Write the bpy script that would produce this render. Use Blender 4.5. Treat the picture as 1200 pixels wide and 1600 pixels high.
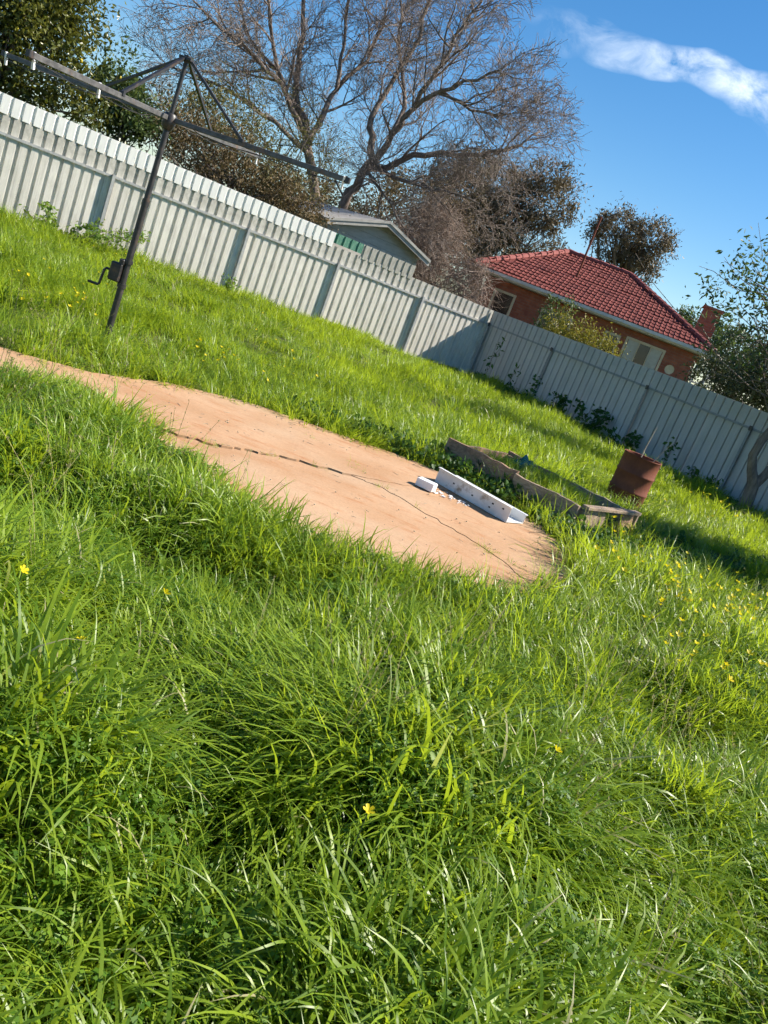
import bpy, bmesh, math, random
import numpy as np
from mathutils import Vector, Matrix, noise as mnoise
from math import sin, cos, tan, pi, radians, sqrt, atan2

for o in list(bpy.data.objects): bpy.data.objects.remove(o, do_unlink=True)
S = bpy.context.scene
COL = S.collection

# ---------------------------------------------------------------- camera
FPX, PITCH, ROLL, CAMH = 1323.86, 0.248044, 0.375763, 1.4244
_f = Vector((0, cos(PITCH), -sin(PITCH))); _u = Vector((0, sin(PITCH), cos(PITCH))); _r = Vector((1, 0, 0))
RT = _r*cos(ROLL) + _u*sin(ROLL); UP = _u*cos(ROLL) - _r*sin(ROLL); FW = _f
cam = bpy.data.cameras.new('camera'); camo = bpy.data.objects.new('camera', cam); COL.objects.link(camo)
M = Matrix((RT, UP, -FW)).transposed().to_4x4(); M.translation = Vector((0, 0, CAMH)); camo.matrix_world = M
cam.sensor_fit = 'VERTICAL'; cam.sensor_height = 36; cam.lens = 36*FPX/1600; cam.clip_end = 2000; cam.clip_start = .05
S.camera = camo
S.render.resolution_x = 768; S.render.resolution_y = 1024
def ray(x, y): return RT*((x-600)/FPX) + UP*((800-y)/FPX) + FW
def at(x, y, Y):
    d = ray(x, y); return Vector((0, 0, CAMH)) + d*(Y/d.y)
def gnd(x, y, z=0):
    d = ray(x, y); return Vector((0, 0, CAMH)) + d*((z-CAMH)/d.z)

# ---------------------------------------------------------------- light
SUN = Vector((1.062, .257, .97)).normalized()
EL = math.asin(SUN.z); AZ = atan2(SUN.x, SUN.y)
sl = bpy.data.lights.new('sun', 'SUN'); sl.energy = 5.0; sl.angle = radians(.53); sl.color = (1, .93, .82)
so = bpy.data.objects.new('sun', sl); COL.objects.link(so); so.rotation_euler = SUN.to_track_quat('Z', 'Y').to_euler()
W = bpy.data.worlds.new('World'); S.world = W; W.use_nodes = True
wn, wl = W.node_tree.nodes, W.node_tree.links
for n in list(wn): wn.remove(n)
sky = wn.new('ShaderNodeTexSky'); sky.sky_type = 'NISHITA'; sky.sun_disc = False
sky.sun_elevation = EL; sky.sun_rotation = AZ; sky.air_density = 1.0; sky.dust_density = .3; sky.ozone_density = 3.0; sky.altitude = 50
hs = wn.new('ShaderNodeHueSaturation'); hs.inputs['Saturation'].default_value = 1.33; hs.inputs['Value'].default_value = 1.0
wl.new(sky.outputs[0], hs.inputs['Color'])
# a wispy streak of cloud, laid along a great circle
def wmath(op, a, b=None, clamp=False):
    n = wn.new('ShaderNodeMath'); n.operation = op; n.use_clamp = clamp
    for i, v in enumerate((a, b)):
        if v is None: continue
        if isinstance(v, (int, float)): n.inputs[i].default_value = v
        else: wl.new(v, n.inputs[i])
    return n.outputs[0]
tc = wn.new('ShaderNodeTexCoord')
c0 = ray(880, 40).normalized(); c1 = ray(1190, 150).normalized()
ca = (c1-c0).normalized(); cc = ((c0+c1)/2).normalized(); cb = cc.cross(ca).normalized()
def wdot(v):
    n = wn.new('ShaderNodeVectorMath'); n.operation = 'DOT_PRODUCT'; wl.new(tc.outputs['Generated'], n.inputs[0]); n.inputs[1].default_value = v; return n.outputs['Value']
A_, B_, Cc_ = wdot(ca), wdot(cb), wdot(cc)
comb = wn.new('ShaderNodeCombineXYZ'); wl.new(wmath('MULTIPLY', A_, 1.3), comb.inputs[0]); wl.new(wmath('MULTIPLY', B_, 2.0), comb.inputs[1]); wl.new(Cc_, comb.inputs[2])
n1 = wn.new('ShaderNodeTexNoise'); n1.inputs['Scale'].default_value = 14; n1.inputs['Detail'].default_value = 8; n1.inputs['Roughness'].default_value = .62; n1.inputs['Distortion'].default_value = .5
wl.new(comb.outputs[0], n1.inputs['Vector'])
n2 = wn.new('ShaderNodeTexNoise'); n2.inputs['Scale'].default_value = 9; n2.inputs['Detail'].default_value = 2; wl.new(comb.outputs[0], n2.inputs['Vector'])
Bw = wmath('ADD', B_, wmath('MULTIPLY', wmath('SUBTRACT', n2.outputs['Fac'], .5), .07))
wid = wmath('ADD', .011, wmath('MULTIPLY', wmath('ADD', A_, .13), .06), False)
wid = wmath('MAXIMUM', wmath('MINIMUM', wid, .021), .010)
prof = wmath('SUBTRACT', 1.0, wmath('POWER', wmath('DIVIDE', wmath('ABSOLUTE', Bw), wid), 2.0), True)
enda = wmath('MULTIPLY', wmath('ADD', A_, .16), 4.5, True)
endb = wmath('MULTIPLY', wmath('SUBTRACT', .42, A_), 6.0, True)
front = wmath('MULTIPLY', wmath('SUBTRACT', Cc_, .3), 5.0, True)
dens = wmath('MULTIPLY', wmath('MULTIPLY', prof, enda), wmath('MULTIPLY', endb, front))
cl = wmath('MULTIPLY', wmath('MULTIPLY', dens, wmath('SUBTRACT', n1.outputs['Fac'], .36)), 3.0, True)
mixc = wn.new('ShaderNodeMix'); mixc.data_type = 'RGBA'
wl.new(cl, mixc.inputs['Factor']); wl.new(hs.outputs[0], mixc.inputs[6]); mixc.inputs[7].default_value = (7.8, 8.6, 9.6, 1)
bg = wn.new('ShaderNodeBackground'); bg.inputs['Strength'].default_value = .078; wl.new(mixc.outputs[2], bg.inputs['Color'])
wo = wn.new('ShaderNodeOutputWorld'); wl.new(bg.outputs[0], wo.inputs[0])
S.view_settings.view_transform = 'Standard'; S.view_settings.look = 'None'; S.view_settings.exposure = 1.0; S.view_settings.gamma = 1
S.render.engine = 'CYCLES'
S.cycles.use_adaptive_sampling = True; S.cycles.adaptive_threshold = .035; S.cycles.adaptive_min_samples = 16; S.cycles.use_denoising = True
S.cycles.max_bounces = 5; S.cycles.diffuse_bounces = 3; S.cycles.glossy_bounces = 2; S.cycles.transmission_bounces = 3; S.cycles.transparent_max_bounces = 4

# ---------------------------------------------------------------- materials
def srgb(*c): return tuple(((v/255)/12.92 if v/255 <= .04045 else ((v/255+.055)/1.055)**2.4) for v in c)
MATS = {}
def new_mat(name):
    m = bpy.data.materials.new(name); m.use_nodes = True; MATS[name] = m
    nt = m.node_tree; return m, nt.nodes, nt.links, nt.nodes['Principled BSDF']
def mixcol(N, L, fac, a, b):
    x = N.new('ShaderNodeMix'); x.data_type = 'RGBA'
    for i, v in ((0, fac), (6, a), (7, b)):
        if hasattr(v, 'links'): L.new(v, x.inputs[i])
        elif i == 0: x.inputs[0].default_value = v
        else: x.inputs[i].default_value = (*v, 1)
    return x.outputs[2]
def ramp(N, L, src, p0, p1):
    r = N.new('ShaderNodeMapRange'); r.inputs[1].default_value = p0; r.inputs[2].default_value = p1; L.new(src, r.inputs[0]); return r.outputs[0]
def noisenode(N, L, scale, detail=5, rough=.6, coord='Object', stretch=None):
    t = N.new('ShaderNodeTexCoord'); n = N.new('ShaderNodeTexNoise'); src = t.outputs[coord]
    if stretch:
        mp = N.new('ShaderNodeMapping'); mp.inputs['Scale'].default_value = stretch; L.new(src, mp.inputs[0]); src = mp.outputs[0]
    n.inputs['Scale'].default_value = scale; n.inputs['Detail'].default_value = detail; n.inputs['Roughness'].default_value = rough
    L.new(src, n.inputs['Vector']); return n.outputs['Fac']
def nmat(name, c1, c2, scale=6, rough=.7, bump=.15, metal=0, coord='Object', stretch=None, spots=None, spot_scale=3, spec=.3, rnd=0, lo=.35, hi=.65):
    m, N, L, P = new_mat(name)
    f = noisenode(N, L, scale, 6, .65, coord, stretch)
    col = mixcol(N, L, ramp(N, L, f, lo, hi), c1, c2)
    if spots:
        g = noisenode(N, L, spot_scale, 8, .7, coord); col = mixcol(N, L, ramp(N, L, g, .55, .68), col, spots)
    if rnd:
        oi = N.new('ShaderNodeObjectInfo'); h = N.new('ShaderNodeHueSaturation'); L.new(col, h.inputs['Color'])
        L.new(ramp(N, L, oi.outputs['Random'], 0, 1), h.inputs['Value'])
        h.inputs['Value'].default_value = 1
        r = h.inputs['Value'].links[0].from_node; r.inputs[3].default_value = 1-rnd; r.inputs[4].default_value = 1+rnd
        col = h.outputs[0]
    L.new(col, P.inputs['Base Color']); P.inputs['Roughness'].default_value = rough; P.inputs['Metallic'].default_value = metal; P.inputs['Specular IOR Level'].default_value = spec
    if bump:
        b = N.new('ShaderNodeBump'); b.inputs['Strength'].default_value = bump; b.inputs['Distance'].default_value = .02; L.new(f, b.inputs['Height']); L.new(b.outputs[0], P.inputs['Normal'])
    return m
def leaf_mat(name, ca, cb, trans, tfac=.35, rough=.45, spec=.4, cc=None, rnd=.0):
    """foliage: colour from a per-leaf 'tint' attribute, thin so light passes through"""
    m, N, L, P = new_mat(name)
    a = N.new('ShaderNodeAttribute'); a.attribute_name = 'tint'; t = a.outputs['Fac']
    if rnd:
        oi = N.new('ShaderNodeObjectInfo'); ad = N.new('ShaderNodeMath'); ad.operation = 'MULTIPLY_ADD'; L.new(oi.outputs['Random'], ad.inputs[0]); ad.inputs[1].default_value = rnd; L.new(t, ad.inputs[2])
        sb = N.new('ShaderNodeMath'); sb.operation = 'SUBTRACT'; sb.use_clamp = True; L.new(ad.outputs[0], sb.inputs[0]); sb.inputs[1].default_value = rnd/2; t2 = sb.outputs[0]
    else: t2 = t
    col = mixcol(N, L, ramp(N, L, t2, 0, .9), ca, cb)
    if cc: col = mixcol(N, L, ramp(N, L, t, .93, .95), col, cc)
    L.new(col, P.inputs['Base Color']); P.inputs['Roughness'].default_value = rough; P.inputs['Specular IOR Level'].default_value = spec
    tr = N.new('ShaderNodeBsdfTranslucent'); L.new(mixcol(N, L, .6, col, trans), tr.inputs['Color'])
    mx = N.new('ShaderNodeMixShader'); mx.inputs[0].default_value = tfac; L.new(P.outputs[0], mx.inputs[1]); L.new(tr.outputs[0], mx.inputs[2])
    L.new(mx.outputs[0], N['Material Output'].inputs['Surface']); return m

m_grass = leaf_mat('grass_blade', (.110, .200, .015), (.300, .410, .030), (.50, .60, .025), .50, .39, .42, (.46, .42, .22), rnd=.45)
m_clover = leaf_mat('clover_leaf', (.060, .140, .012), (.130, .230, .018), (.26, .40, .02), .34, .5, .3, rnd=.3)
m_weed = leaf_mat('weed_leaf', (.025, .075, .012), (.065, .14, .022), (.14, .26, .02), .28, .5, .35, rnd=.3)
m_soil = nmat('soil', (.05, .06, .018), (.10, .12, .03), 9, .95, .3, spec=.1, coord='Object')
m_ext_white = nmat('white_paint_steel', (.70, .69, .65), (.80, .78, .73), 5, .5, .03, stretch=(3, 3, .4), spec=.4)
m_ext_green = nmat('green_paint_steel', (.03, .16, .10), (.16, .30, .22), 12, .6, .05, stretch=(3, 3, .6))
m_ext_grey = nmat('weathered_strip', (.26, .25, .21), (.42, .40, .35), 9, .75, .05, stretch=(2, 2, .6))
def fence_mat(name, base, dirt, stain):
    m, N, L, P = new_mat(name)
    f = noisenode(N, L, 3.0, 8, .7, 'Object', (2.5, 2.5, .5)); g = noisenode(N, L, 11, 6, .7, 'Object')
    col = mixcol(N, L, ramp(N, L, f, .38, .72), base, dirt); w2 = noisenode(N, L, 1.1, 9, .75, 'Object', (1, 1, .35)); col = mixcol(N, L, ramp(N, L, w2, .46, .68), col, stain); w3 = noisenode(N, L, 2.2, 7, .8, 'Object', (9, 9, .22)); col = mixcol(N, L, ramp(N, L, w3, .50, .74), col, stain)
    tcn = N.new('ShaderNodeTexCoord'); sx = N.new('ShaderNodeSeparateXYZ'); L.new(tcn.outputs['Object'], sx.inputs[0])
    up = ramp(N, L, sx.outputs[2], 1.36, 1.55); mm = N.new('ShaderNodeMath'); mm.operation = 'MULTIPLY'; L.new(up, mm.inputs[0]); L.new(ramp(N, L, g, .3, .62), mm.inputs[1])
    col = mixcol(N, L, mm.outputs[0], col, stain)
    oi = N.new('ShaderNodeObjectInfo'); h = N.new('ShaderNodeHueSaturation'); L.new(col, h.inputs['Color']); L.new(ramp(N, L, oi.outputs['Random'], 0, 1), h.inputs['Value'])
    r = h.inputs['Value'].links[0].from_node; r.inputs[3].default_value = .90; r.inputs[4].default_value = 1.06
    L.new(h.outputs[0], P.inputs['Base Color']); P.inputs['Roughness'].default_value = .55; P.inputs['Specular IOR Level'].default_value = .35
    return m
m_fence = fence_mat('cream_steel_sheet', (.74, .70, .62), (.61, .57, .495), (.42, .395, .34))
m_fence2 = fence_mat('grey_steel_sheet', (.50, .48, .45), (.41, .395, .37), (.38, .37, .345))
m_post = nmat('galvanised_post', (.33, .33, .32), (.46, .45, .43), 14, .55, .05, metal=.2)
m_post2 = nmat('dull_grey_post', (.20, .21, .21), (.28, .29, .29), 14, .6, .05)
m_pipe = nmat('dark_painted_pipe', (.016, .015, .016), (.05, .045, .042), 18, .42, .08, spots=(.10, .055, .03), spot_scale=9, spec=.5)
m_arm = nmat('grey_painted_bar', (.05, .048, .046), (.13, .125, .12), 16, .5, .06, spots=(.16, .09, .05), spot_scale=7, spec=.5)
m_wire = nmat('galvanised_wire', (.35, .35, .34), (.5, .5, .48), 20, .4, 0, metal=.6)
m_plastic_w = nmat('white_plastic', (.74, .75, .76), (.82, .82, .81), 5, .45, .02)
m_trough = nmat('white_enamel', (.60, .60, .58), (.76, .76, .74), 4, .4, .03, spots=(.30, .25, .19), spot_scale=6)
m_foam = nmat('polystyrene', (.80, .80, .79), (.86, .86, .85), 60, .9, .15)
m_wood = nmat('weathered_timber', (.20, .115, .07), (.36, .225, .145), 7, .85, .25, stretch=(.6, 6, 9), spots=(.12, .085, .06), spot_scale=3, rnd=.15)
m_wood2 = nmat('grey_timber', (.23, .16, .105), (.40, .30, .21), 7, .85, .25, stretch=(.6, 6, 9), spots=(.14, .10, .075), spot_scale=3, rnd=.15)
m_rust = nmat('rusty_steel', (.12, .036, .022), (.24, .072, .036), 6, .8, .12, spots=(.06, .022, .015), spot_scale=2.5, lo=.3, hi=.7)
m_teal = nmat('teal_netting', (.012, .085, .08), (.03, .17, .16), 20, .8, .3)
m_bluebag = nmat('pale_plastic_film', (.28, .33, .36), (.42, .47, .49), 10, .3, .2)
m_stick = nmat('dry_stick', (.30, .24, .16), (.45, .38, .27), 12, .8, .1)
m_bark = nmat('grey_brown_bark', (.12, .092, .075), (.27, .21, .17), 6, .9, .3, stretch=(3, 3, .6))
m_twig = nmat('twig_bark', (.17, .13, .105), (.30, .235, .19), 2, .85, 0)
m_bark2 = nmat('pale_bark', (.20, .16, .13), (.34, .29, .24), 5, .9, .2)
m_thicket = nmat('thicket_twig', (.19, .135, .105), (.34, .26, .21), 1.5, .9, 0)
m_euc = leaf_mat('eucalypt_leaf', (.095, .080, .050), (.20, .150, .090), (.18, .14, .06), .2, .5, .3)
m_citrus = leaf_mat('citrus_leaf', (.035, .055, .012), (.15, .155, .025), (.26, .25, .03), .25, .35, .5)
m_olive = leaf_mat('olive_shrub_leaf', (.075, .075, .030), (.17, .150, .050), (.22, .20, .05), .3, .6, .3)
m_yellowleaf = leaf_mat('yellow_green_leaf', (.12, .13, .02), (.28, .25, .03), (.35, .30, .03), .3, .5, .3)
m_greenleaf = leaf_mat('mid_green_leaf', (.045, .075, .025), (.095, .135, .045), (.16, .22, .04), .3, .5, .3)
m_bright = leaf_mat('bright_green_leaf', (.10, .19, .03), (.21, .31, .05), (.35, .45, .04), .35, .5, .3)
m_darkleaf = leaf_mat('dark_green_leaf', (.030, .045, .020), (.080, .095, .040), (.09, .12, .03), .2, .5, .3)
m_brownleaf = leaf_mat('brown_vine_leaf', (.10, .075, .042), (.20, .145, .07), (.16, .11, .04), .2, .7, .2, (.25, .06, .03))
m_lemon = nmat('lemon_skin', (.70, .48, .03), (.80, .60, .05), 30, .45, .1)
m_petal = leaf_mat('yellow_petal', (.72, .55, .01), (.85, .70, .02), (.9, .75, .02), .35, .5, .3)
m_tile = nmat('red_roof_tile', (.115, .032, .028), (.20, .058, .048), 3.5, .85, .1, spots=(.075, .022, .022), spot_scale=1.2, spec=.12)
m_cream = nmat('cream_paint', (.56, .45, .29), (.66, .55, .38), 5, .6, .03)
m_gutter = nmat('gutter_paint', (.52, .50, .47), (.64, .62, .58), 5, .5, .03)
m_soffit = nmat('soffit_paint', (.30, .24, .18), (.38, .31, .24), 5, .7, .03)
m_shed = nmat('shed_wall_paint', (.36, .33, .28), (.48, .445, .385), 3, .7, .05, stretch=(1, 1, 3))
m_shedtrim = nmat('shed_trim_paint', (.28, .265, .235), (.40, .38, .34), 3, .7, .05)
m_shedroof = nmat('shed_roof_sheet', (.28, .26, .24), (.40, .38, .35), 3, .6, .05)
m_dark = nmat('dark_recess', (.012, .012, .012), (.02, .02, .02), 3, .9, 0)
m_curtain = nmat('pale_blind', (.45, .42, .34), (.55, .52, .44), 6, .8, .05)
def glass_mat():
    m, N, L, P = new_mat('window_glass'); P.inputs['Base Color'].default_value = (.012, .013, .014, 1); P.inputs['Roughness'].default_value = .08; P.inputs['Specular IOR Level'].default_value = .6; return m
m_glass = glass_mat()
def brick_mat():
    m, N, L, P = new_mat('red_brick')
    t = N.new('ShaderNodeTexCoord'); mp = N.new('ShaderNodeMapping'); L.new(t.outputs['UV'], mp.inputs[0])
    b = N.new('ShaderNodeTexBrick'); L.new(mp.outputs[0], b.inputs['Vector']); b.inputs['Scale'].default_value = 1
    b.inputs['Color1'].default_value = (.42, .13, .065, 1); b.inputs['Color2'].default_value = (.31, .088, .048, 1); b.inputs['Mortar'].default_value = (.26, .15, .11, 1)
    b.inputs['Mortar Size'].default_value = .009; b.inputs['Brick Width'].default_value = .24; b.inputs['Row Height'].default_value = .086
    g = noisenode(N, L, 5, 5); col = mixcol(N, L, ramp(N, L, g, .4, .7), b.outputs['Color'], (.25, .075, .045))
    L.new(col, P.inputs['Base Color']); P.inputs['Roughness'].default_value = .85
    bp = N.new('ShaderNodeBump'); bp.inputs['Strength'].default_value = .5; bp.inputs['Distance'].default_value = .01; bp.invert = True; L.new(b.outputs['Fac'], bp.inputs['Height']); L.new(bp.outputs[0], P.inputs['Normal'])
    return m
m_brick = brick_mat()
def conc_mat():
    m, N, L, P = new_mat('ochre_concrete')
    f = noisenode(N, L, 1.3, 8, .6); g = noisenode(N, L, 55, 5, .7); k = noisenode(N, L, 3.2, 7, .7, 'Object', (1, 2.6, 1)); q = noisenode(N, L, 9, 8, .75)
    col = mixcol(N, L, ramp(N, L, f, .35, .66), (.39, .225, .120), (.47, .295, .175))
    col = mixcol(N, L, ramp(N, L, k, .52, .72), col, (.37, .17, .075))
    col = mixcol(N, L, ramp(N, L, q, .60, .74), col, (.24, .15, .095)); q2 = noisenode(N, L, .75, 4, .5); col = mixcol(N, L, ramp(N, L, q2, .48, .66), col, (.46, .315, .20)); q3 = noisenode(N, L, 24, 4, .8); col = mixcol(N, L, ramp(N, L, q3, .66, .74), col, (.20, .13, .085))
    h = N.new('ShaderNodeHueSaturation'); L.new(col, h.inputs['Color']); L.new(ramp(N, L, g, .3, .7), h.inputs['Value']); r = h.inputs['Value'].links[0].from_node; r.inputs[3].default_value = .86; r.inputs[4].default_value = 1.12
    L.new(h.outputs[0], P.inputs['Base Color']); P.inputs['Roughness'].default_value = .88; P.inputs['Specular IOR Level'].default_value = .2
    b = N.new('ShaderNodeBump'); b.inputs['Strength'].default_value = .35; b.inputs['Distance'].default_value = .006; L.new(g, b.inputs['Height']); L.new(b.outputs[0], P.inputs['Normal'])
    return m
m_conc = conc_mat()

# ---------------------------------------------------------------- helpers
def tag(o, label=None, cat=None, group=None, kind=None):
    for k, v in (('label', label), ('category', cat), ('group', group), ('kind', kind)):
        if v: o[k] = v
    return o
def empty(name, loc=(0, 0, 0), rz=0):
    o = bpy.data.objects.new(name, None); COL.objects.link(o); o.location = loc; o.rotation_euler = (0, 0, rz); o.empty_display_size = .2; return o
def mesh_np(name, V, F, mat, tint=None, smooth=False):
    V = np.asarray(V, np.float32).reshape(-1, 3); F = np.asarray(F, np.int32); k = F.shape[1]; n = len(F)
    me = bpy.data.meshes.new(name); me.vertices.add(len(V)); me.vertices.foreach_set('co', V.ravel())
    me.loops.add(n*k); me.loops.foreach_set('vertex_index', F.ravel()); me.polygons.add(n)
    me.polygons.foreach_set('loop_start', np.arange(0, n*k, k, dtype=np.int32)); me.polygons.foreach_set('loop_total', np.full(n, k, np.int32))
    if smooth: me.polygons.foreach_set('use_smooth', np.ones(n, bool))
    if tint is not None:
        a = me.attributes.new('tint', 'FLOAT', 'POINT'); a.data.foreach_set('value', np.asarray(tint, np.float32))
    me.materials.append(mat); me.update(calc_edges=True); return me
def obj(name, me, parent=None, loc=(0, 0, 0), rot=(0, 0, 0)):
    o = bpy.data.objects.new(name, me); COL.objects.link(o); o.location = loc; o.rotation_euler = rot
    if parent: o.parent = parent
    return o
class MB:
    """collects shapes for one mesh"""
    def __init__(s): s.v = []; s.f = []
    def add(s, vs, fs):
        n = len(s.v); s.v += [tuple(v) for v in vs]; s.f += [tuple(i+n for i in f) for f in fs]; return s
    def box(s, c, h, R=None):
        vs = []
        for z in (-1, 1):
            for x, y in ((-1, -1), (1, -1), (1, 1), (-1, 1)):
                p = Vector((x*h[0], y*h[1], z*h[2])); p = R @ p if R else p; vs.append(Vector(c)+p)
        return s.add(vs, [(3, 2, 1, 0), (4, 5, 6, 7), (0, 1, 5, 4), (1, 2, 6, 5), (2, 3, 7, 6), (3, 0, 4, 7)])
    def box2(s, a, b): return s.box([(a[i]+b[i])/2 for i in range(3)], [abs(b[i]-a[i])/2 for i in range(3)])
    def bar(s, a, b, w, h):
        a = Vector(a); b = Vector(b); d = (b-a); L = d.length; d.normalize()
        u = Vector((0, 0, 1)) if abs(d.z) < .95 else Vector((0, 1, 0)); x = d.cross(u).normalized(); y = x.cross(d)
        return s.box((a+b)/2, (L/2, w/2, h/2), Matrix((d, x, y)).transposed())
    def tube(s, pts, rad, k=8, cap=True):
        pts = [Vector(p) for p in pts]; n = len(pts); base = len(s.v)
        if not hasattr(rad, '__len__'): rad = [rad]*n
        x = None
        for i, p in enumerate(pts):
            d = (pts[min(i+1, n-1)]-pts[max(i-1, 0)]).normalized()
            if x is None:
                u = Vector((0, 0, 1)) if abs(d.z) < .9 else Vector((1, 0, 0)); x = d.cross(u).normalized()
            else:
                x = (x-d*x.dot(d)).normalized()
            y = d.cross(x)
            for j in range(k):
                a = 2*pi*j/k; q = p+(x*cos(a)+y*sin(a))*rad[i]; s.v.append((q.x, q.y, q.z))
        for i in range(n-1):
            for j in range(k):
                a = base+i*k+j; b = base+i*k+(j+1) % k; s.f.append((a, b, b+k, a+k))
        if cap:
            s.f.append(tuple(base+j for j in range(k))[::-1]); s.f.append(tuple(base+(n-1)*k+j for j in range(k)))
        return s
    def lathe(s, prof, k=24, c=(0, 0, 0)):
        base = len(s.v)
        for r, z in prof:
            for j in range(k): a = 2*pi*j/k; s.v.append((c[0]+r*cos(a), c[1]+r*sin(a), c[2]+z))
        for i in range(len(prof)-1):
            for j in range(k):
                a = base+i*k+j; b = base+i*k+(j+1) % k; s.f.append((a, b, b+k, a+k))
        return s
    def mesh(s, name, mat, smooth=False, bevel=0):
        me = bpy.data.meshes.new(name); me.from_pydata(s.v, [], s.f); me.materials.append(mat)
        bm = bmesh.new(); bm.from_mesh(me); bmesh.ops.recalc_face_normals(bm, faces=bm.faces)
        if bevel: bmesh.ops.bevel(bm, geom=[e for e in bm.edges if e.is_manifold and e.calc_face_angle(0) > .6], offset=bevel, segments=1, affect='EDGES', profile=.5)
        bm.to_mesh(me); bm.free()
        if smooth:
            for p in me.polygons: p.use_smooth = True
            try: me.set_sharp_from_angle(angle=radians(40))
            except Exception: pass
        return me
    def build(s, name, mat, parent=None, smooth=False, bevel=0, loc=(0, 0, 0), rot=(0, 0, 0)):
        return obj(name, s.mesh(name, mat, smooth, bevel), parent, loc, rot)

def vnoise(x, y, seed=0):
    x = np.asarray(x, float); y = np.asarray(y, float); xi = np.floor(x); yi = np.floor(y); fx = x-xi; fy = y-yi
    def h(a, b):
        v = np.sin(a*127.1+b*311.7+seed*74.7)*43758.5453; return v-np.floor(v)
    sx = fx*fx*(3-2*fx); sy = fy*fy*(3-2*fy)
    return (h(xi, yi)*(1-sx)+h(xi+1, yi)*sx)*(1-sy)+(h(xi, yi+1)*(1-sx)+h(xi+1, yi+1)*sx)*sy
def fbm(x, y, seed=0, o=3):
    t = 0; a = 1; s = 0
    for i in range(o): t = t+a*vnoise(np.asarray(x)*2**i, np.asarray(y)*2**i, seed+i*7); s += a; a *= .5
    return t/s
def inpoly(x, y, poly):
    x = np.asarray(x); y = np.asarray(y); c = np.zeros(x.shape, bool); n = len(poly); j = n-1
    for i in range(n):
        xi, yi = poly[i][:2]; xj, yj = poly[j][:2]
        t = ((yi > y) != (yj > y)) & (x < (xj-xi)*(y-yi)/((yj-yi) or 1e-9)+xi); c ^= t; j = i
    return c

# ---------------------------------------------------------------- layout
CORNER = Vector((.7334, 22.598, 0)); AZF = .918408
DL = Vector((-sin(AZF), -cos(AZF), 0)); DR = Vector((cos(AZF), -sin(AZF), 0))   # along the sunlit fence / along the shaded fence, from the corner
def fl(u, off=0, z=0): return CORNER+DL*u+DR*off+Vector((0, 0, z))
def fr(v, off=0, z=0): return CORNER+DR*v+DL*off+Vector((0, 0, z))
FAR = [(-9, 2.9), (-6, 4.35), (-4, 5.45), (-3, 5.95), (-2.45, 6.28), (-2.07, 7.0), (-1.42, 7.55), (-.7, 7.66), (0, 7.82), (.5, 7.72), (.98, 7.5), (1.36, 7.1), (1.50, 6.5)]
NEAR = [(1.42, 5.75), (1.12, 5.15), (.75, 4.74), (.3, 4.48), (-.3, 4.35), (-.75, 4.42), (-1.15, 4.90), (-1.72, 5.42), (-2.25, 5.80), (-2.85, 5.22), (-4, 4.3), (-6, 3.2), (-9, 1.75)]
PATH = FAR+NEAR
PL_FL, PL_FR, PL_BR, PL_BL = Vector((.32, 8.24, 0)), Vector((1.62, 7.38, 0)), Vector((2.29, 8.12, 0)), Vector((1.0, 8.98, 0))
def ground_h(x, y):
    x = np.asarray(x, float); y = np.asarray(y, float)
    near = np.clip((5.2-y)/2, 0, 1); yard = np.clip((24-y)/2, 0, 1)*np.clip((10-np.abs(x))/2, 0, 1)
    h = (fbm(x*1.7, y*1.7, 3)-.5)*.34*near + (fbm(x*.85, y*.85, 9)-.5)*.34*yard
    px = np.array([p[0] for p in PATH]); py = np.array([p[1] for p in PATH])
    d = np.full(x.shape, 1e9)
    for i in range(len(PATH)):
        ax, ay = PATH[i]; bx, by = PATH[(i+1) % len(PATH)]; t = np.clip(((x-ax)*(bx-ax)+(y-ay)*(by-ay))/((bx-ax)**2+(by-ay)**2), 0, 1)
        d = np.minimum(d, np.hypot(x-ax-t*(bx-ax), y-ay-t*(by-ay)))
    d = np.where(inpoly(x, y, PATH), 0, d); k = np.clip(d/.7, 0, 1); k = k*k*(3-2*k)
    return h*k - .03*(1-k)
gx = np.unique(np.concatenate([-np.geomspace(12, 700, 14), np.arange(-12, 12.01, .16), np.geomspace(12, 700, 14)]))
gy = np.unique(np.concatenate([-np.geomspace(4, 700, 14), np.arange(-4, 26.01, .16), np.geomspace(26, 900, 16)]))
GX, GY = np.meshgrid(gx, gy); GZ = ground_h(GX, GY)
nx, ny = len(gx), len(gy); ii = (np.arange(ny-1)[:, None]*nx+np.arange(nx-1)[None]).ravel()
g = obj('ground', mesh_np('ground', np.stack([GX, GY, GZ], -1), np.stack([ii, ii+1, ii+nx+1, ii+nx], -1), m_soil, smooth=True)); tag(g, kind='structure')

# ---------------------------------------------------------------- concrete path, cracked into slabs
random.seed(5)
def jag(pts, amp, n=7):
    out = []
    for (a, b) in zip(pts[:-1], pts[1:]):
        for i in range(n):
            t = i/n; x = a[0]+(b[0]-a[0])*t; y = a[1]+(b[1]-a[1])*t
            if i or out: x += random.uniform(-amp, amp); y += random.uniform(-amp, amp)
            out.append((x, y))
    out.append(pts[-1]); return out
CR = [(-1.72, 5.42), (-1.45, 5.5), (-1.22, 5.61), (-1.0, 5.85), (-.71, 6.1), (-.32, 6.27), (-.06, 6.27), (.37, 5.97), (.76, 5.68), (1.12, 5.15)]
crack = jag(CR, .022)
i5 = [i for i, p in enumerate(crack) if abs(p[0]+.32) < .03][0]
side = jag([crack[i5], (.05, 6.62), (.35, 6.98), (.62, 7.3), (.72, 7.62)], .012)
path = tag(empty('path'), kind='structure')
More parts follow.
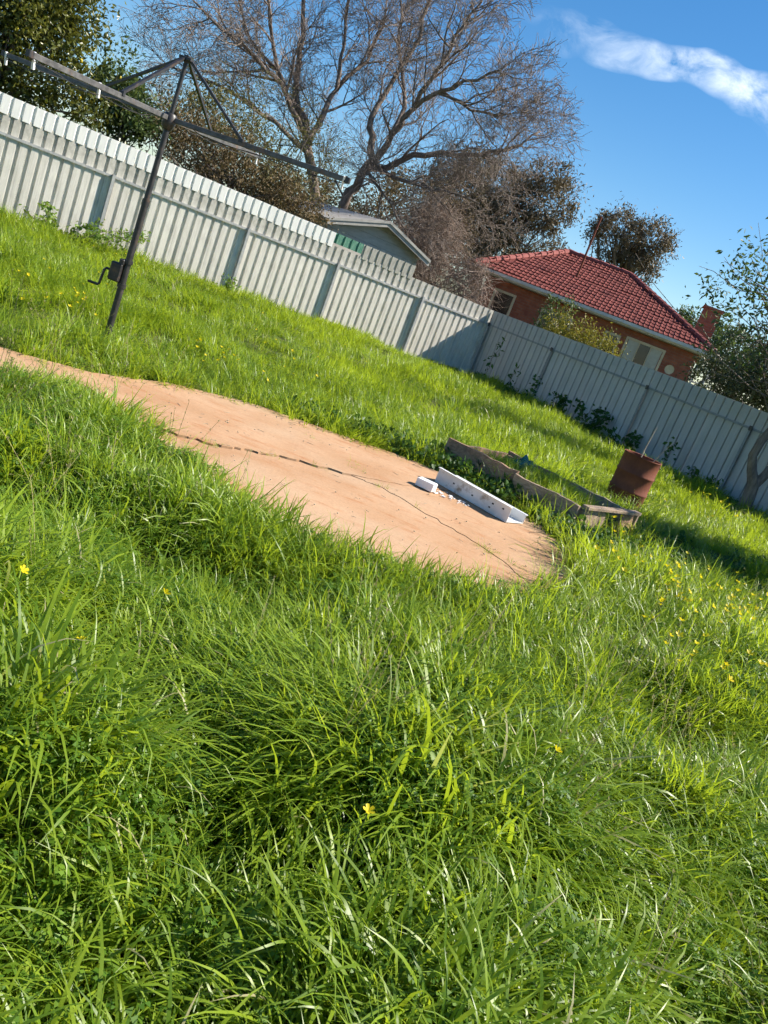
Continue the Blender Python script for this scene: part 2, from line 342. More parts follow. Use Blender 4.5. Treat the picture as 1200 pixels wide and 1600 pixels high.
def slab(poly, h=.012):
    bm = bmesh.new(); vs = [bm.verts.new((x, y, h)) for x, y in poly]; f = bm.faces.new(vs); bmesh.ops.recalc_face_normals(bm, faces=[f])
    if f.normal.z < 0: f.normal_flip()
    e = bmesh.ops.extrude_face_region(bm, geom=[f]); bmesh.ops.translate(bm, verts=[v for v in e['geom'] if isinstance(v, bmesh.types.BMVert)], vec=(0, 0, -.09))
    bmesh.ops.triangulate(bm, faces=bm.faces[:], quad_method='BEAUTY', ngon_method='EAR_CLIP'); bmesh.ops.recalc_face_normals(bm, faces=bm.faces)
    me = bpy.data.meshes.new('slab'); bm.to_mesh(me); bm.free(); me.materials.append(m_conc); return obj('slab', me, path)
def off(pts, dx, dy): return [(x+dx, y+dy) for x, y in pts]
smoothfar = jag(FAR, .012, 4); smoothnear = jag(NEAR, .015, 4)
i72 = min(range(len(smoothfar)), key=lambda i: abs(smoothfar[i][0]-.72)+ (0 if smoothfar[i][1] > 7 else 9))
inear0 = min(range(len(smoothnear)), key=lambda i: math.hypot(smoothnear[i][0]-1.12, smoothnear[i][1]-5.15))
inear1 = min(range(len(smoothnear)), key=lambda i: math.hypot(smoothnear[i][0]+1.72, smoothnear[i][1]-5.42))
G1 = .016
# far slab (left of the fine crack), right slab, near slab
slab(smoothfar[:i72] + off(side[::-1][:-1], -.003, .002) + off(crack[:i5+1][::-1], -.004, G1) + smoothnear[inear1+1:], .012)
slab(off(side, .003, -.002) + smoothfar[i72+1:] + smoothnear[:inear0] + off(crack[i5+1:][::-1], .001, .003), .008)
slab(off(crack[:i5+1], .004, -G1) + off(crack[i5+1:], 0, -.002) + smoothnear[inear0+1:inear1], .004)

# ---------------------------------------------------------------- fences
def rib_profile(n, pitch, pan, depth, bevel):
    """(s, d): d=0 raised pan towards the yard, d=depth recessed rib"""
    p = []
    for i in range(n):
        s = i*pitch; p += [(s, 0), (s+pan, 0), (s+pan+bevel, depth), (s+pitch-bevel, depth)]
    p.append((n*pitch, 0)); return p
def sheet_mesh(name, prof, z0, z1, mat, wav=0):
    mb = MB(); nz = 4; V = []; 
    for k in range(nz+1):
        z = z0+(z1-z0)*k/nz
        for s, d in prof: V.append((s, d, z))
    m = len(prof); F = [(k*m+i, k*m+i+1, (k+1)*m+i+1, (k+1)*m+i) for k in range(nz) for i in range(m-1)]
    mb.add(V, F); me = mb.mesh(name, mat); return me
def set_axes(o, loc, xdir, ndir):
    """local x along the fence, local y away from the yard"""
    o.matrix_world = Matrix.Translation(loc) @ Matrix((xdir, ndir, Vector((0, 0, 1)))).transposed().to_4x4()
def solid(o, t=.0025):
    m = o.modifiers.new('thick', 'SOLIDIFY'); m.thickness = t; m.offset = -1
rnd = random.Random(3)
P4 = rib_profile(4, .19, .118, .034, .012); P4s = rib_profile(4, .19, .122, .022, .014)
fenL = empty('corrugated_fence'); set_axes(fenL, CORNER, DL, -DR)
tag(fenL, 'long sunlit cream corrugated steel fence with white strip along its top', 'fence')
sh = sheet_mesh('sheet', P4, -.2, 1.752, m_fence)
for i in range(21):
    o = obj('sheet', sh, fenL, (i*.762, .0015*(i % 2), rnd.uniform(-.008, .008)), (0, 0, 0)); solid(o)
for i in range(3, 21):
    u0 = i*.762
    u0 += .45
    mat = m_ext_white if u0 > 5.0 else (m_ext_green if u0 > 4.2 else m_ext_grey)
    z1 = 2.02; z0 = 1.705 if mat is m_ext_white else (1.80 if mat is m_ext_green else 1.70)
    o = obj('top_strip', sheet_mesh('top_strip', P4s, z0, z1, mat), fenL, (u0, -.010-.0015*(i % 2), rnd.uniform(-.006, .006))); solid(o)
    if mat is m_ext_green: o['label'] = 'green painted piece of the top strip'
    if mat is m_ext_grey: o['label'] = 'bare weathered piece of the top strip'
POSTL = [.035, 2.24, 4.73, 7.0, 9.89, 12.6, 15.3]
for u in POSTL:
    mb = MB(); mb.box2((u-.028, -.085, -.2), (u+.028, -.079, 1.43)); mb.box2((u-.028, -.0785, -.2), (u-.022, -.014, 1.43)); mb.box2((u+.022, -.0785, -.2), (u+.028, -.014, 1.43))
    mb.build('post', m_post, fenL)
for a, b in zip(POSTL[:-1], POSTL[1:]):
    mb = MB(); dz = rnd.uniform(-.012, .012); mb.bar((a+.03, -.030, 1.385), (b-.03, -.030, 1.385+dz), .004, .045); mb.bar((a+.03, -.018, 1.408), (b-.03, -.018, 1.408+dz), .026, .004)
    mb.build('rail', m_post, fenL)
fenR = empty('corrugated_fence'); set_axes(fenR, CORNER, DR, -DL)
tag(fenR, 'shaded grey corrugated steel fence in front of the red roofed house', 'fence')
P4b = rib_profile(4, .2, .165, .030, .010)
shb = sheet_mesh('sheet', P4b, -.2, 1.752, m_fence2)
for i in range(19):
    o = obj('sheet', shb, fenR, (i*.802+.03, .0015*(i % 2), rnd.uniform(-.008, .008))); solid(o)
POSTR = [.10, 2.59, 5.65, 8.24, 10.9, 13.6]
for u in POSTR:
    mb = MB(); mb.box2((u-.025, -.060, -.2), (u+.025, -.054, 1.42)); mb.box2((u-.025, -.0535, -.2), (u-.019, -.012, 1.42)); mb.build('post', m_post2, fenR)
    mb = MB(); mb.box((u, -.064, 1.385), (.035, .003, .045)); mb.build('bracket', m_pipe, fenR)
for a, b in zip(POSTR[:-1], POSTR[1:]):
    mb = MB(); mb.bar((a+.026, -.030, 1.385), (b-.026, -.030, 1.385), .004, .042); mb.bar((a+.026, -.017, 1.405), (b-.026, -.017, 1.405), .024, .004); mb.build('rail', m_post2, fenR)

# ---------------------------------------------------------------- rotary clothes hoist
HX, HY = -2.985, 7.75
ho = tag(empty('clothes_hoist', (HX, HY, 0)), 'old dark rotary clothes hoist standing in the grass beside the path', 'clothes line')
MB().tube([(0, 0, -.25), (0, 0, 1.30)], .031, 14).build('pole', m_pipe, ho, True)
MB().tube([(0, 0, 1.28), (0, 0, 2.0)], .026, 14).tube([(0, 0, 1.27), (0, 0, 1.33)], .035, 14).build('inner_pole', m_pipe, ho, True)
hub = MB().lathe([(.0, 1.94), (.035, 1.94), (.055, 1.97), (.060, 2.0), (.060, 2.06), (.045, 2.08), (0, 2.08)], 18); hub.build('hub', m_pipe, ho, True)
MB().tube([(0, 0, 2.05), (0, 0, 2.53)], .019, 12).build('mast', m_pipe, ho, True)
cap = MB().box((0, 0, 2.535), (.055, .055, .012)).tube([(0, 0, 2.51), (0, 0, 2.565)], .034, 12); cap.build('head_plate', m_pipe, ho, False, .003)
ENDS = [(-.353, -1.757, 1.955, 1), (-1.757, .353, 2.06, 1), (.353, 1.757, 2.15, 1), (1.70, -.353, 2.07, 1)]
for i, (ex_, ey_, ez_, q) in enumerate(ENDS):
    e = Vector((ex_, ey_, ez_)); d = Vector((ex_, ey_, 0)).normalized(); s0 = d*.05+Vector((0, 0, 2.035))
    mid = s0.lerp(e, .39)
    a = MB().bar(s0, e, .030, .043).build('arm', m_arm, ho, False, .004)
    MB().bar(e-d*.03, e+d*.02, .036, .049).build('end_cap', m_pipe, a, False, .004)
    b = MB().bar(Vector((0, 0, 2.53))+d*.045, mid+Vector((0, 0, .03)), .026, .022).build('brace', m_pipe, ho)
    MB().box(mid+Vector((0, 0, .022)), (.02, .02, .016)).build('bracket', m_pipe, b)
    # line wire looped loosely along the arm, through pegs
    for k in range(2):
        side_ = Vector((-d.y, d.x, 0))*(.026+.012*k)*(1 if k else -1); pts = []
        nseg = 14
        for j in range(nseg+1):
            t = .12+.86*j/nseg; p = s0.lerp(e, t)+side_; p.z += -.034-.032*abs(sin(t*(5+2*k)+i))*(1.2 if i == 0 else .6); pts.append(p)
        pts[0] = s0.lerp(e, .12)+Vector((0, 0, -.024)); pts[-1] = e+Vector((0, 0, -.026))
        MB().tube(pts, .0028, 5).build('wire', m_pipe, a, True)
    for t in ((.98,) if i != 0 else (.97, .55)):
        p = s0.lerp(e, t); MB().box(p+Vector((0, 0, -.03)), (.008, .012, .055), Matrix.Rotation(.3, 3, 'X')).build('line_clip', m_plastic_w, a)
gb = MB(); gb.box((-.075, -.02, .64), (.055, .04, .085)); gb.box((-.04, -.02, .74), (.028, .034, .03)); gbo = gb.build('gear_box', m_pipe, ho, False, .012)
for z0 in (.52, .74): MB().tube([(0, 0, z0), (0, 0, z0+.035)], .042, 14).build('collar', m_pipe, ho, True)
MB().tube([(-.12, -.02, .64), (-.165, -.03, .64), (-.18, -.03, .62), (-.19, -.035, .49), (-.20, -.04, .475), (-.29, -.05, .475)], .012, 8).build('crank_handle', m_pipe, gbo, True)

# ---------------------------------------------------------------- timber garden bed
gbed = tag(empty('garden_bed'), 'low rotting timber garden bed overgrown with grass beside the concrete path', 'garden bed')
rw = random.Random(11)
def plank(a, b, z0, z1, th, mat, sag=0, twist=0, name='board', par=gbed):
    a = Vector(a); b = Vector(b); d = (b-a); L = d.length; d.normalize(); nrm = Vector((-d.y, d.x, 0)); n = 8; V = []; F = []
    for i in range(n+1):
        t = i/n; c = a.lerp(b, t); s = sin(pi*t)*sag; w0 = rw.uniform(-.006, .006); w1 = rw.uniform(-.010, .008)
        for k, (zz, o) in enumerate(((z0, -th/2), (z1+w1, -th/2), (z1+w1, th/2), (z0, th/2))):
            tw = (zz-z0)*twist; q = c+nrm*(o+s+tw+w0); V.append((q.x, q.y, zz+ (0 if k in (0, 3) else 0)))
    for i in range(n):
        for k in range(4): F.append((i*4+k, i*4+(k+1) % 4, i*4+4+(k+1) % 4, i*4+4+k))
    F += [(0, 1, 2, 3)[::-1], (n*4, n*4+1, n*4+2, n*4+3)]
    mb = MB(); mb.add(V, F); return mb.build(name, mat, par)
fm = PL_FL.lerp(PL_FR, .53)
plank(PL_FL, fm-(PL_FR-PL_FL)*.004, -.04, .275, .045, m_wood, .02, .10)
plank(fm+(PL_FR-PL_FL)*.004, PL_FR-(PL_FR-PL_FL)*.02, -.04, .26, .045, m_wood2, .02, -.06)
plank(PL_BL, PL_BL.lerp(PL_BR, .5), -.04, .27, .04, m_wood, .01, 0)
plank(PL_BL.lerp(PL_BR, .505), PL_BR, -.04, .27, .04, m_wood2, .0, .05)
plank(PL_FL.lerp(PL_BL, .03), PL_FL.lerp(PL_BL, .97), -.04, .24, .04, m_wood, .0, .0)
dd = (PL_BR-PL_FR).normalized()
plank(PL_FR+dd*.03, PL_FR.lerp(PL_BR, .42), -.04, .235, .04, m_wood2, 0, .1)
t_ = MB().bar(PL_FR+dd*.02+Vector((.0, 0, .262)), PL_FR.lerp(PL_BR, .98)+Vector((0, 0, .285)), .075, .030).build('top_rail', m_wood2, gbed, False, .004)
plank(PL_FR.lerp(PL_BR, .74), PL_FR.lerp(PL_BR, .97), -.04, .24, .035, m_wood, 0, .15)
for p in (PL_FL, PL_FR, PL_BR, PL_BL, fm):
    c = (PL_FL+PL_BR)/2; q = p+(c-p).normalized()*.07; MB().box((q.x, q.y, .09), (.028, .028, .15)).build('stake', m_wood, gbed, False, .004)
soil = MB(); 
SP = [PL_FL.lerp(c, .06), PL_FR.lerp(c, .06), PL_BR.lerp(c, .06), PL_BL.lerp(c, .06)]
soil.add([(p.x, p.y, .13) for p in SP]+[(p.x, p.y, -.03) for p in SP], [(0, 1, 2, 3), (7, 6, 5, 4), (0, 4, 5, 1), (1, 5, 6, 2), (2, 6, 7, 3), (3, 7, 4, 0)]); soil.build('soil_fill', m_soil, gbed)
def crumple(name, c, rx, ry, h, mat, seed, n=14):
    V = []; F = []
    for j in range(n+1):
        for i in range(n+1):
            x = (i/n*2-1); y = (j/n*2-1); e = mnoise.noise(Vector((x*2.2+seed, y*2.2, seed)))*.5+mnoise.noise(Vector((x*5, y*5+seed, 1)))*.25
            V.append((c[0]+x*rx*(1+.3*mnoise.noise(Vector((y*2, seed, 0)))), c[1]+y*ry*(1+.3*mnoise.noise(Vector((x*2, 3, seed)))), c[2]+h*(.55+e-.45*(x*x+y*y)*.6)))
    for j in range(n):
        for i in range(n): a = j*(n+1)+i; F.append((a, a+1, a+n+2, a+n+1))
    o = MB().add(V, F).build(name, mat, None, True); solid(o, .003); return o
tag(crumple('netting', (1.16, 8.60, .20), .13, .09, .15, m_teal, 2.3), 'crumpled teal netting lying on the back of the timber garden bed', 'netting')
tag(crumple('plastic_sheet', (1.50, 7.92, .15), .12, .09, .10, m_bluebag, 7.1), 'pale blue crumpled plastic lying inside the timber garden bed', 'plastic sheet')

# ---------------------------------------------------------------- white trough + foam block on the slab
T0, T1 = Vector((.31, 7.24, .012)), Vector((.95, 6.72, .012)); tx = (T1-T0).normalized(); tyv = Vector((-tx.y, tx.x, 0)); TL = (T1-T0).length
tr = tag(empty('metal_trough', T0, atan2(tx.y, tx.x)), 'long white metal trough lying on the orange concrete', 'trough')
t = .006; Hh = .13
MB().box2((0, 0, 0), (TL, t, Hh)).build('front_panel', m_trough, tr, False, .002)
MB().box2((.0, -.022, Hh+.0005), (TL, .012, Hh+.006)).build('front_lip', m_trough, tr)
MB().box2((0, t+.001, .004), (TL, .25, .010)).build('base', m_trough, tr)
MB().box2((0, .251, 0), (TL, .257, .085)).build('back_panel', m_trough, tr, False, .002)
MB().box2((.0, .2575, .078), (TL, .285, .085)).build('back_lip', m_trough, tr)
for x in (.001,):
    mb = MB(); a = [(x, t+.001, .011), (x, .250, .011), (x, .250, .080), (x, t+.001, .125)]; b = [(x+.006, *p[1:]) for p in a]
    mb.add(a+b, [(0, 1, 2, 3), (7, 6, 5, 4), (0, 4, 5, 1), (1, 5, 6, 2), (2, 6, 7, 3), (3, 7, 4, 0)]); mb.build('end_plate', m_trough, tr)
for x, z in ((.42, .06), (.62, .045), (.64, .085), (.2, .07), (.75, .09)): MB().box((x, -.0012, z), (.009, .001, .006)).build('slot', m_dark, tr)
fb = MB().box((0, 0, .036), (.078, .048, .034)).build('foam_block', m_foam, None, False, .004, (.24, 6.80, .014), (0, 0, -.35))
tag(fb, 'small white polystyrene block lying on the concrete beside the trough', 'block')
rf = random.Random(8)
fsm = MB()
for i in range(26): 
    x = .40+rf.gauss(0, .09)+i*.006; y = 6.86+rf.gauss(0, .05)-i*.004; s = rf.uniform(.004, .016); fsm.box((x, y, .0125+s*.3), (s, s*.7, s*.3), Matrix.Rotation(rf.uniform(0, 3), 3, 'Z'))
tag(fsm.build('foam_crumbs', m_foam), 'white crumbs scattered on concrete in front of the trough', 'crumbs', None, 'stuff')

# ---------------------------------------------------------------- rusty drum with a stick
dr = tag(empty('oil_drum', (2.72, 10.55, min(0., float(ground_h(2.72, 10.55)))-.02)), 'rusty red brown steel drum standing in grass near the shaded fence', 'drum')
R_ = .235; pr = [(R_, -.12)]
for zc in (.25, .50): pr += [(R_, zc-.02), (R_+.008, zc-.008), (R_+.008, zc+.008), (R_, zc+.02)]
pr += [(R_, .735), (R_+.007, .745), (R_+.004, .757), (R_-.008, .752), (R_-.008, .50), (R_-.008, .32)]
pr = [(r, z*.87) for r, z in pr]
MB().lathe(pr, 36).build('body', m_rust, dr, True)
MB().lathe([(R_-.009, .38), (.1, .40), (0, .39)], 24).build('ash_fill', m_soil, dr, True)
tag(MB().tube([(2.72, 10.62, .39), (2.735, 10.70, .72), (2.77, 10.75, 1.00)], [.010, .008, .005], 6).build('stick', m_stick, None, True), 'thin pale stick standing upright in the rusty drum', 'stick')
tag(MB().tube([(2.80, 10.6, .39), (2.94, 10.68, .72), (3.02, 10.73, .88)], [.006, .005, .003], 5).build('stick', m_stick, None, True), 'short thin twig leaning out over the rim of the rusty drum', 'stick')

# ---------------------------------------------------------------- vegetation generators
def leaf_arrays(rng, P, size, droop=0., aspect=2.6, up=None):
    """folded rhombic leaves at points P"""
    n = len(P); d = rng.normal(size=(n, 3)); d[:, 2] -= droop; d /= np.linalg.norm(d, axis=1)[:, None]
    r = rng.normal(size=(n, 3)); s = np.cross(d, r); s /= np.linalg.norm(s, axis=1)[:, None]+1e-9; nn = np.cross(d, s)
    L = size*rng.uniform(.6, 1.3, n)[:, None]; w = L/aspect
    a = P-d*L*.5; b = P+s*w*.5+nn*w*.18; c = P+d*L*.5; e = P-s*w*.5+nn*w*.18
    V = np.stack([a, b, c, e], 1).reshape(-1, 3); i = np.arange(n)*4
    F = np.concatenate([np.stack([i, i+1, i+2], 1), np.stack([i, i+2, i+3], 1)]); return V, F
def clumpy(rng, lobes, nsub, nleaf, sig, shell=.55):
    """points clustered in small sprays through ellipsoid lobes"""
    w = np.array([l[1][0]*l[1][1]*l[1][2] for l in lobes])**.8; w /= w.sum(); k = rng.choice(len(lobes), nsub, p=w)
    c = np.array([l[0] for l in lobes])[k]; r = np.array([l[1] for l in lobes])[k]
    d = rng.normal(size=(nsub, 3)); d /= np.linalg.norm(d, axis=1)[:, None]; rad = rng.uniform(shell**3, 1, nsub)**(1/3)
    sub = c+d*rad[:, None]*r
    j = rng.integers(0, nsub, nleaf); P = sub[j]+rng.normal(size=(nleaf, 3))*sig*rng.uniform(.5, 1.5, nsub)[j][:, None]
    tint = np.clip(rng.uniform(0, 1, nsub)[j]*.6+rng.uniform(0, .45, nleaf), 0, .92); return P, tint, sub
def wander(rng, a, b, n, amp):
    a = Vector(a); b = Vector(b); pts = [a.lerp(b, i/n) for i in range(n+1)]; L = (b-a).length
    for i in range(1, n): pts[i] += Vector((rng.gauss(0, 1), rng.gauss(0, 1), rng.gauss(0, 1)))*amp*L
    return pts
def leafy(name, label, cat, base, lobes, nsub, nleaf, size, mat, barkm, trunk_r=.12, sig=.16, droop=.2, seed=1, aspect=2.6, group=None, branches=26, shell=.5, crown='crown', stems=1):
    rng = np.random.default_rng(seed); rr = random.Random(seed); o = tag(empty(name, base), label, cat, group); b = Vector(base)
    P, t, sub = clumpy(rng, lobes, nsub, nleaf, sig, shell)
    V, F = leaf_arrays(rng, P, size, droop, aspect); V = V-np.array(base)
    obj(crown, mesh_np(crown, V, F, mat, np.repeat(t, 4)), o)
    mb = MB(); cz = sum(l[0][2] for l in lobes)/len(lobes); top = Vector((sum(l[0][0] for l in lobes)/len(lobes), sum(l[0][1] for l in lobes)/len(lobes), cz))
    for s in range(stems):
        tp = top+Vector((rr.uniform(-.3, .3), rr.uniform(-.2, .2), 0))*stems*.5; st = b+Vector((rr.uniform(-.08, .08), rr.uniform(-.08, .08), -.08))
        pts = wander(rr, st, tp, 6, .03); mb.tube(pts, [trunk_r*(1-.6*i/6) for i in range(7)], 7)
        for k in range(branches//stems):
            q = sub[rr.randrange(len(sub))]; s0 = pts[rr.randrange(2, 6)]; pp = wander(rr, s0, q, 4, .06); r0 = trunk_r*.38; mb.tube(pp, [r0*(1-.2*i) for i in range(5)], 4, False)
    for v in range(len(mb.v)): mb.v[v] = tuple(mb.v[v][i]-base[i] for i in range(3))
    mb.build('trunk', barkm, o, True); return o

# ---------------------------------------------------------------- bare tree behind the fence
rt_ = random.Random(21)
def polyline_grow(start, d, L, n, wob, lift):
    pts = [Vector(start)]; d = Vector(d).normalized()
    for i in range(n):
        d = (d+Vector((rt_.gauss(0, wob), rt_.gauss(0, wob), rt_.gauss(0, wob)+lift))).normalized(); pts.append(pts[-1]+d*(L/n))
    return pts
def sprout(mbs, pts, radii, level, spec):
    """children along a limb"""
    if level >= len(spec): return
    cnt, lo, lmin, lmax, ang, k, nseg, lift = spec[level]; n = len(pts)-1
    for c in range(cnt):
        t = lo+(1-lo)*((c+rt_.random())/cnt); f = min(t*n, n-1e-4); i = int(f); p = pts[i].lerp(pts[i+1], f-i); d = (pts[i+1]-pts[i]).normalized()
        r = radii[i]*(1-(f-i))+radii[i+1]*(f-i)
        ax = d.cross(Vector((rt_.gauss(0, 1), rt_.gauss(0, 1), rt_.gauss(0, 1)))).normalized(); a = radians(rt_.uniform(*ang)); nd = (Matrix.Rotation(a, 3, ax) @ d)
        L = rt_.uniform(lmin, lmax)*(1-.5*t); cp = polyline_grow(p, nd, L, nseg, .16, lift); r0 = max(min(r*.7, L*.022), .007); rs = [max(r0*(1-.8*j/nseg), .0045) for j in range(nseg+1)]
        mbs[min(level, 1)].tube(cp, rs, k, False); sprout(mbs, cp, rs, level+1, spec)
TY = 27.0
tb = at(505, 395, TY); tb.z = 0
bt = tag(empty('bare_tree', tb), 'large leafless many branched tree behind the sunlit fence', 'tree')
limbs = [
 ([(498, 350, 0), (486, 260, .2), (478, 210, .3), (462, 150, .3), (468, 80, .6), (474, 0, 1), (478, -120, 1)], .22),
 ([(478, 210, .2), (455, 170, -.4), (434, 110, -.8), (420, 0, -1), (405, -100, -1.4)], .12),
 ([(482, 225, .2), (505, 180, .5), (526, 140, 1.0), (538, 70, 1.2), (545, -40, 1.4)], .13),
 ([(462, 165, 0), (430, 120, -1), (385, 75, -1.6), (330, 30, -2.2), (280, -20, -2.6)], .09),
 ([(482, 240, .2), (430, 190, -.9), (370, 150, -1.5), (300, 115, -2), (250, 105, -2.4)], .085),
 ([(520, 375, .3), (545, 300, .2), (565, 273, 0), (582, 250, 0), (577, 200, .2), (600, 150, .5), (640, 85, .9), (672, 0, 1.0), (690, -90, 1)], .21),
 ([(582, 255, 0), (612, 210, -.5), (648, 168, -1), (690, 142, -1.5), (745, 126, -1.8), (795, 100, -2)], .12),
 ([(570, 270, 0), (625, 252, .3), (690, 238, .6), (750, 242, .8), (800, 230, 1), (845, 205, 1.2)], .13),
 ([(612, 210, -.3), (632, 150, .7), (622, 60, 1.4), (632, -40, 1.6)], .09),
 ([(585, 262, .2), (640, 285, -.8), (695, 298, -1.2), (750, 318, -1.5)], .075),
 ([(575, 268, .1), (612, 320, -.9), (640, 385, -1.2)], .06),
 ([(648, 168, -1), (690, 100, -1.2), (725, 40, -1.5), (760, -20, -1.8)], .08),
 ([(526, 140, 1), (575, 95, 1.8), (600, 40, 2.2), (610, -60, 2.6)], .075),
 ([(690, 142, -1.5), (735, 172, -1.2), (775, 182, -1), (805, 175, -.8)], .05),
 ([(434, 110, -.8), (390, 60, .2), (370, -10, .8), (345, -70, 1)], .06),
]
mbs = [MB(), MB()]; lim = MB()
SPEC = [(13, .18, 1.2, 2.7, (25, 65), 5, 6, .05), (8, .2, .7, 1.5, (25, 60), 3, 5, .03), (5, .2, .4, 1.0, (25, 60), 3, 4, .0), (2, .25, .25, .55, (25, 55), 3, 3, 0)]
for pts, r in limbs:
    P_ = [at(x, y, TY+dy) for x, y, dy in pts]
    if P_[0].z < 2.6: P_ = [Vector((tb.x+(P_[0].x-tb.x)*.3, tb.y, -.1))]+P_
    Q = []
    for i in range(len(P_)-1):
        for j in range(3):
            q = P_[i].lerp(P_[i+1], j/3); 
            if j: q += Vector((rt_.gauss(0, .05), rt_.gauss(0, .05), rt_.gauss(0, .05)))
            Q.append(q)
    Q.append(P_[-1]); rs = [r*.82*(1-.84*i/(len(Q)-1))+.007 for i in range(len(Q))]
    lim.tube(Q, rs, 8); sprout(mbs, Q, rs, 0, SPEC)
for mb, nm, mt in ((lim, 'trunk', m_bark), (mbs[0], 'branches', m_bark), (mbs[1], 'crown', m_twig)):
    V = np.array(mb.v)-np.array(tb); mb.v = [tuple(v) for v in V]
    me = bpy.data.meshes.new(nm); me.from_pydata(mb.v, [], mb.f); me.materials.append(mt)
    for p in me.polygons: p.use_smooth = True
    o = obj(nm, me, bt)
    if nm != 'trunk': o['kind'] = 'stuff'

# bare thickets and shrubs behind the fence
def thicket(name, label, cx, cy, z0, z1, wx, wy, n, seed, mat, L=(.5, 1.3), bend=.25):
    rr = random.Random(seed); o = tag(empty(name, (cx, cy, 0)), label, 'bush'); mb = MB()
    for s in range(9):
        a = rr.uniform(0, 6.3); mb.tube(wander(rr, (rr.uniform(-.3, .3)*wx, rr.uniform(-.3, .3)*wy, -.05), (cos(a)*wx*.6, sin(a)*wy*.6, z1*rr.uniform(.6, .95)), 6, .05), [.035*(1-.12*i) for i in range(7)], 5)
    for i in range(n):
        u = rr.gauss(0, .42); v = rr.gauss(0, .42); hz = z0+(z1-z0)*min(rr.random()**.8, 1)*max(.35, 1-.45*u*u)
        d = Vector((rr.gauss(0, .8), rr.gauss(0, .8), rr.gauss(-.05, .7))).normalized(); l = rr.uniform(*L); p = Vector((u*wx, v*wy, hz)); pts = [p]
        for k in range(3):
            d = (d+Vector((rr.gauss(0, bend), rr.gauss(0, bend), rr.gauss(-.10, bend)))).normalized(); pts.append(pts[-1]+d*l/3)
        r = rr.uniform(.004, .010); mb.tube(pts, [r, r*.8, r*.6, r*.3], 3, False)
    mb.build('twigs', mat, o, True)['kind'] = 'stuff'; return o
pA = at(700, 400, 27.5); thicket('bare_thicket', 'dense bare brown twig thicket between pale shed and red roofed house', pA.x-.75, 27.5, .8, 4.2, 1.3, 1.1, 3600, 4, m_thicket)
pB = at(790, 440, 26.5); thicket('bare_thicket', 'low tangle of bare brown vines against the red roofed house', pB.x-1.0, 26.3, .6, 3.0, .85, .7, 1500, 5, m_thicket, (.4, 1.0))
pC = at(640, 350, 30); leafy('brown_shrub', 'brown leaved shrub behind the pale shed roof', 'shrub', (pC.x, 31, 0), [((pC.x, 31, 3.2), (2.2, 1.4, 2.4))], 160, 7000, .13, m_brownleaf, m_bark, .09, .22, .3, 31)
# olive coloured shrub and vine-covered mass along the sunlit fence
def bx(px, py, Y): p = at(px, py, Y); return (p.x, p.y, p.z)
c1_ = bx(425, 225, 23); c2_ = bx(370, 185, 23); c3_ = bx(470, 275, 23)
leafy('olive_shrub', 'sparse olive yellow shrub in front of the large bare tree', 'shrub', (c1_[0], 23, 0), [(c1_, (1.5, 1.1, 1.7)), (c2_, (1.1, .9, 1.3)), (c3_, (1.1, .9, 1.5)), ((c1_[0]+.3, 23, 1.8), (1.8, 1, 1.5))], 330, 9500, .085, m_olive, m_bark, .09, .17, .25, 33, 3.5, branches=60, shell=.2)
c1_ = bx(330, 235, 19.6); c2_ = bx(420, 295, 20.3); c3_ = bx(250, 190, 18.9); c4_ = bx(470, 322, 20.8)
leafy('vine_hedge', 'tangled brown and green vine hedge rising above the sunlit fence', 'hedge', (c1_[0]+.4, 20.3, 0), [(c1_, (1.2, .6, .75)), (c2_, (1.1, .6, .55)), (c3_, (.9, .5, .7)), (c4_, (.8, .5, .4)), ((c1_[0]+.6, 20.5, 1.3), (2.2, .4, 1.0))], 420, 15000, .085, m_brownleaf, m_bark, .05, .14, .2, 35, 2.4, branches=90, shell=.1, stems=4)
c5_ = bx(300, 215, 20.2); c6_ = bx(400, 275, 20.8); c7_ = bx(350, 190, 21)
leafy('vine_hedge', 'dark olive creeper growing through the vine hedge above the sunlit fence', 'hedge', (c5_[0]+.3, 20.8, 0), [(c5_, (1.1, .6, .8)), (c6_, (1.3, .6, .8)), (c7_, (1.2, .6, .8))], 200, 8000, .09, m_olive, m_bark, .05, .15, .2, 36, 2.4, branches=70, shell=.1, stems=3)
# citrus trees over the fence at the left
l1, l2, l3, l4 = bx(30, 60, 17.3), bx(90, 25, 17.9), bx(10, -60, 17.3), bx(75, 135, 17.5)
cit = leafy('citrus_tree', 'big dark citrus tree with yellow fruit overhanging the white topped fence', 'tree', (l1[0]-.3, 17.9, 0), [(l1, (1.4, .9, 1.1)), (l2, (1.0, .9, .9)), (l3, (1.7, 1.2, 1.4)), (l4, (1.4, .55, .6)), ((l1[0]-1.7, 17.0, 3.2), (1.5, .9, 1.7))], 520, 30000, .11, m_citrus, m_bark, .11, .16, .35, 41, 2.2, branches=50, shell=.45)
l5, l6, l7 = bx(185, 120, 18.4), bx(205, 180, 18.5), bx(170, 170, 18.2)
cit2 = leafy('citrus_tree', 'small citrus tree with glossy leaves and lemons above the white topped fence', 'tree', (l6[0], 18.7, 0), [(l5, (.55, .45, .52)), (l6, (.75, .45, .50)), (l7, (.85, .45, .5)), ((l6[0], 18.7, 1.5), (.7, .5, .6))], 130, 7000, .11, m_greenleaf, m_bark, .06, .12, .3, 42, 2.2, branches=30, shell=.3)
lem = MB().lathe([(0, -.045), (.018, -.038), (.033, -.015), (.035, .008), (.024, .032), (.008, .042), (0, .046)], 10).mesh('lemon', m_lemon, True)
rl = random.Random(6)
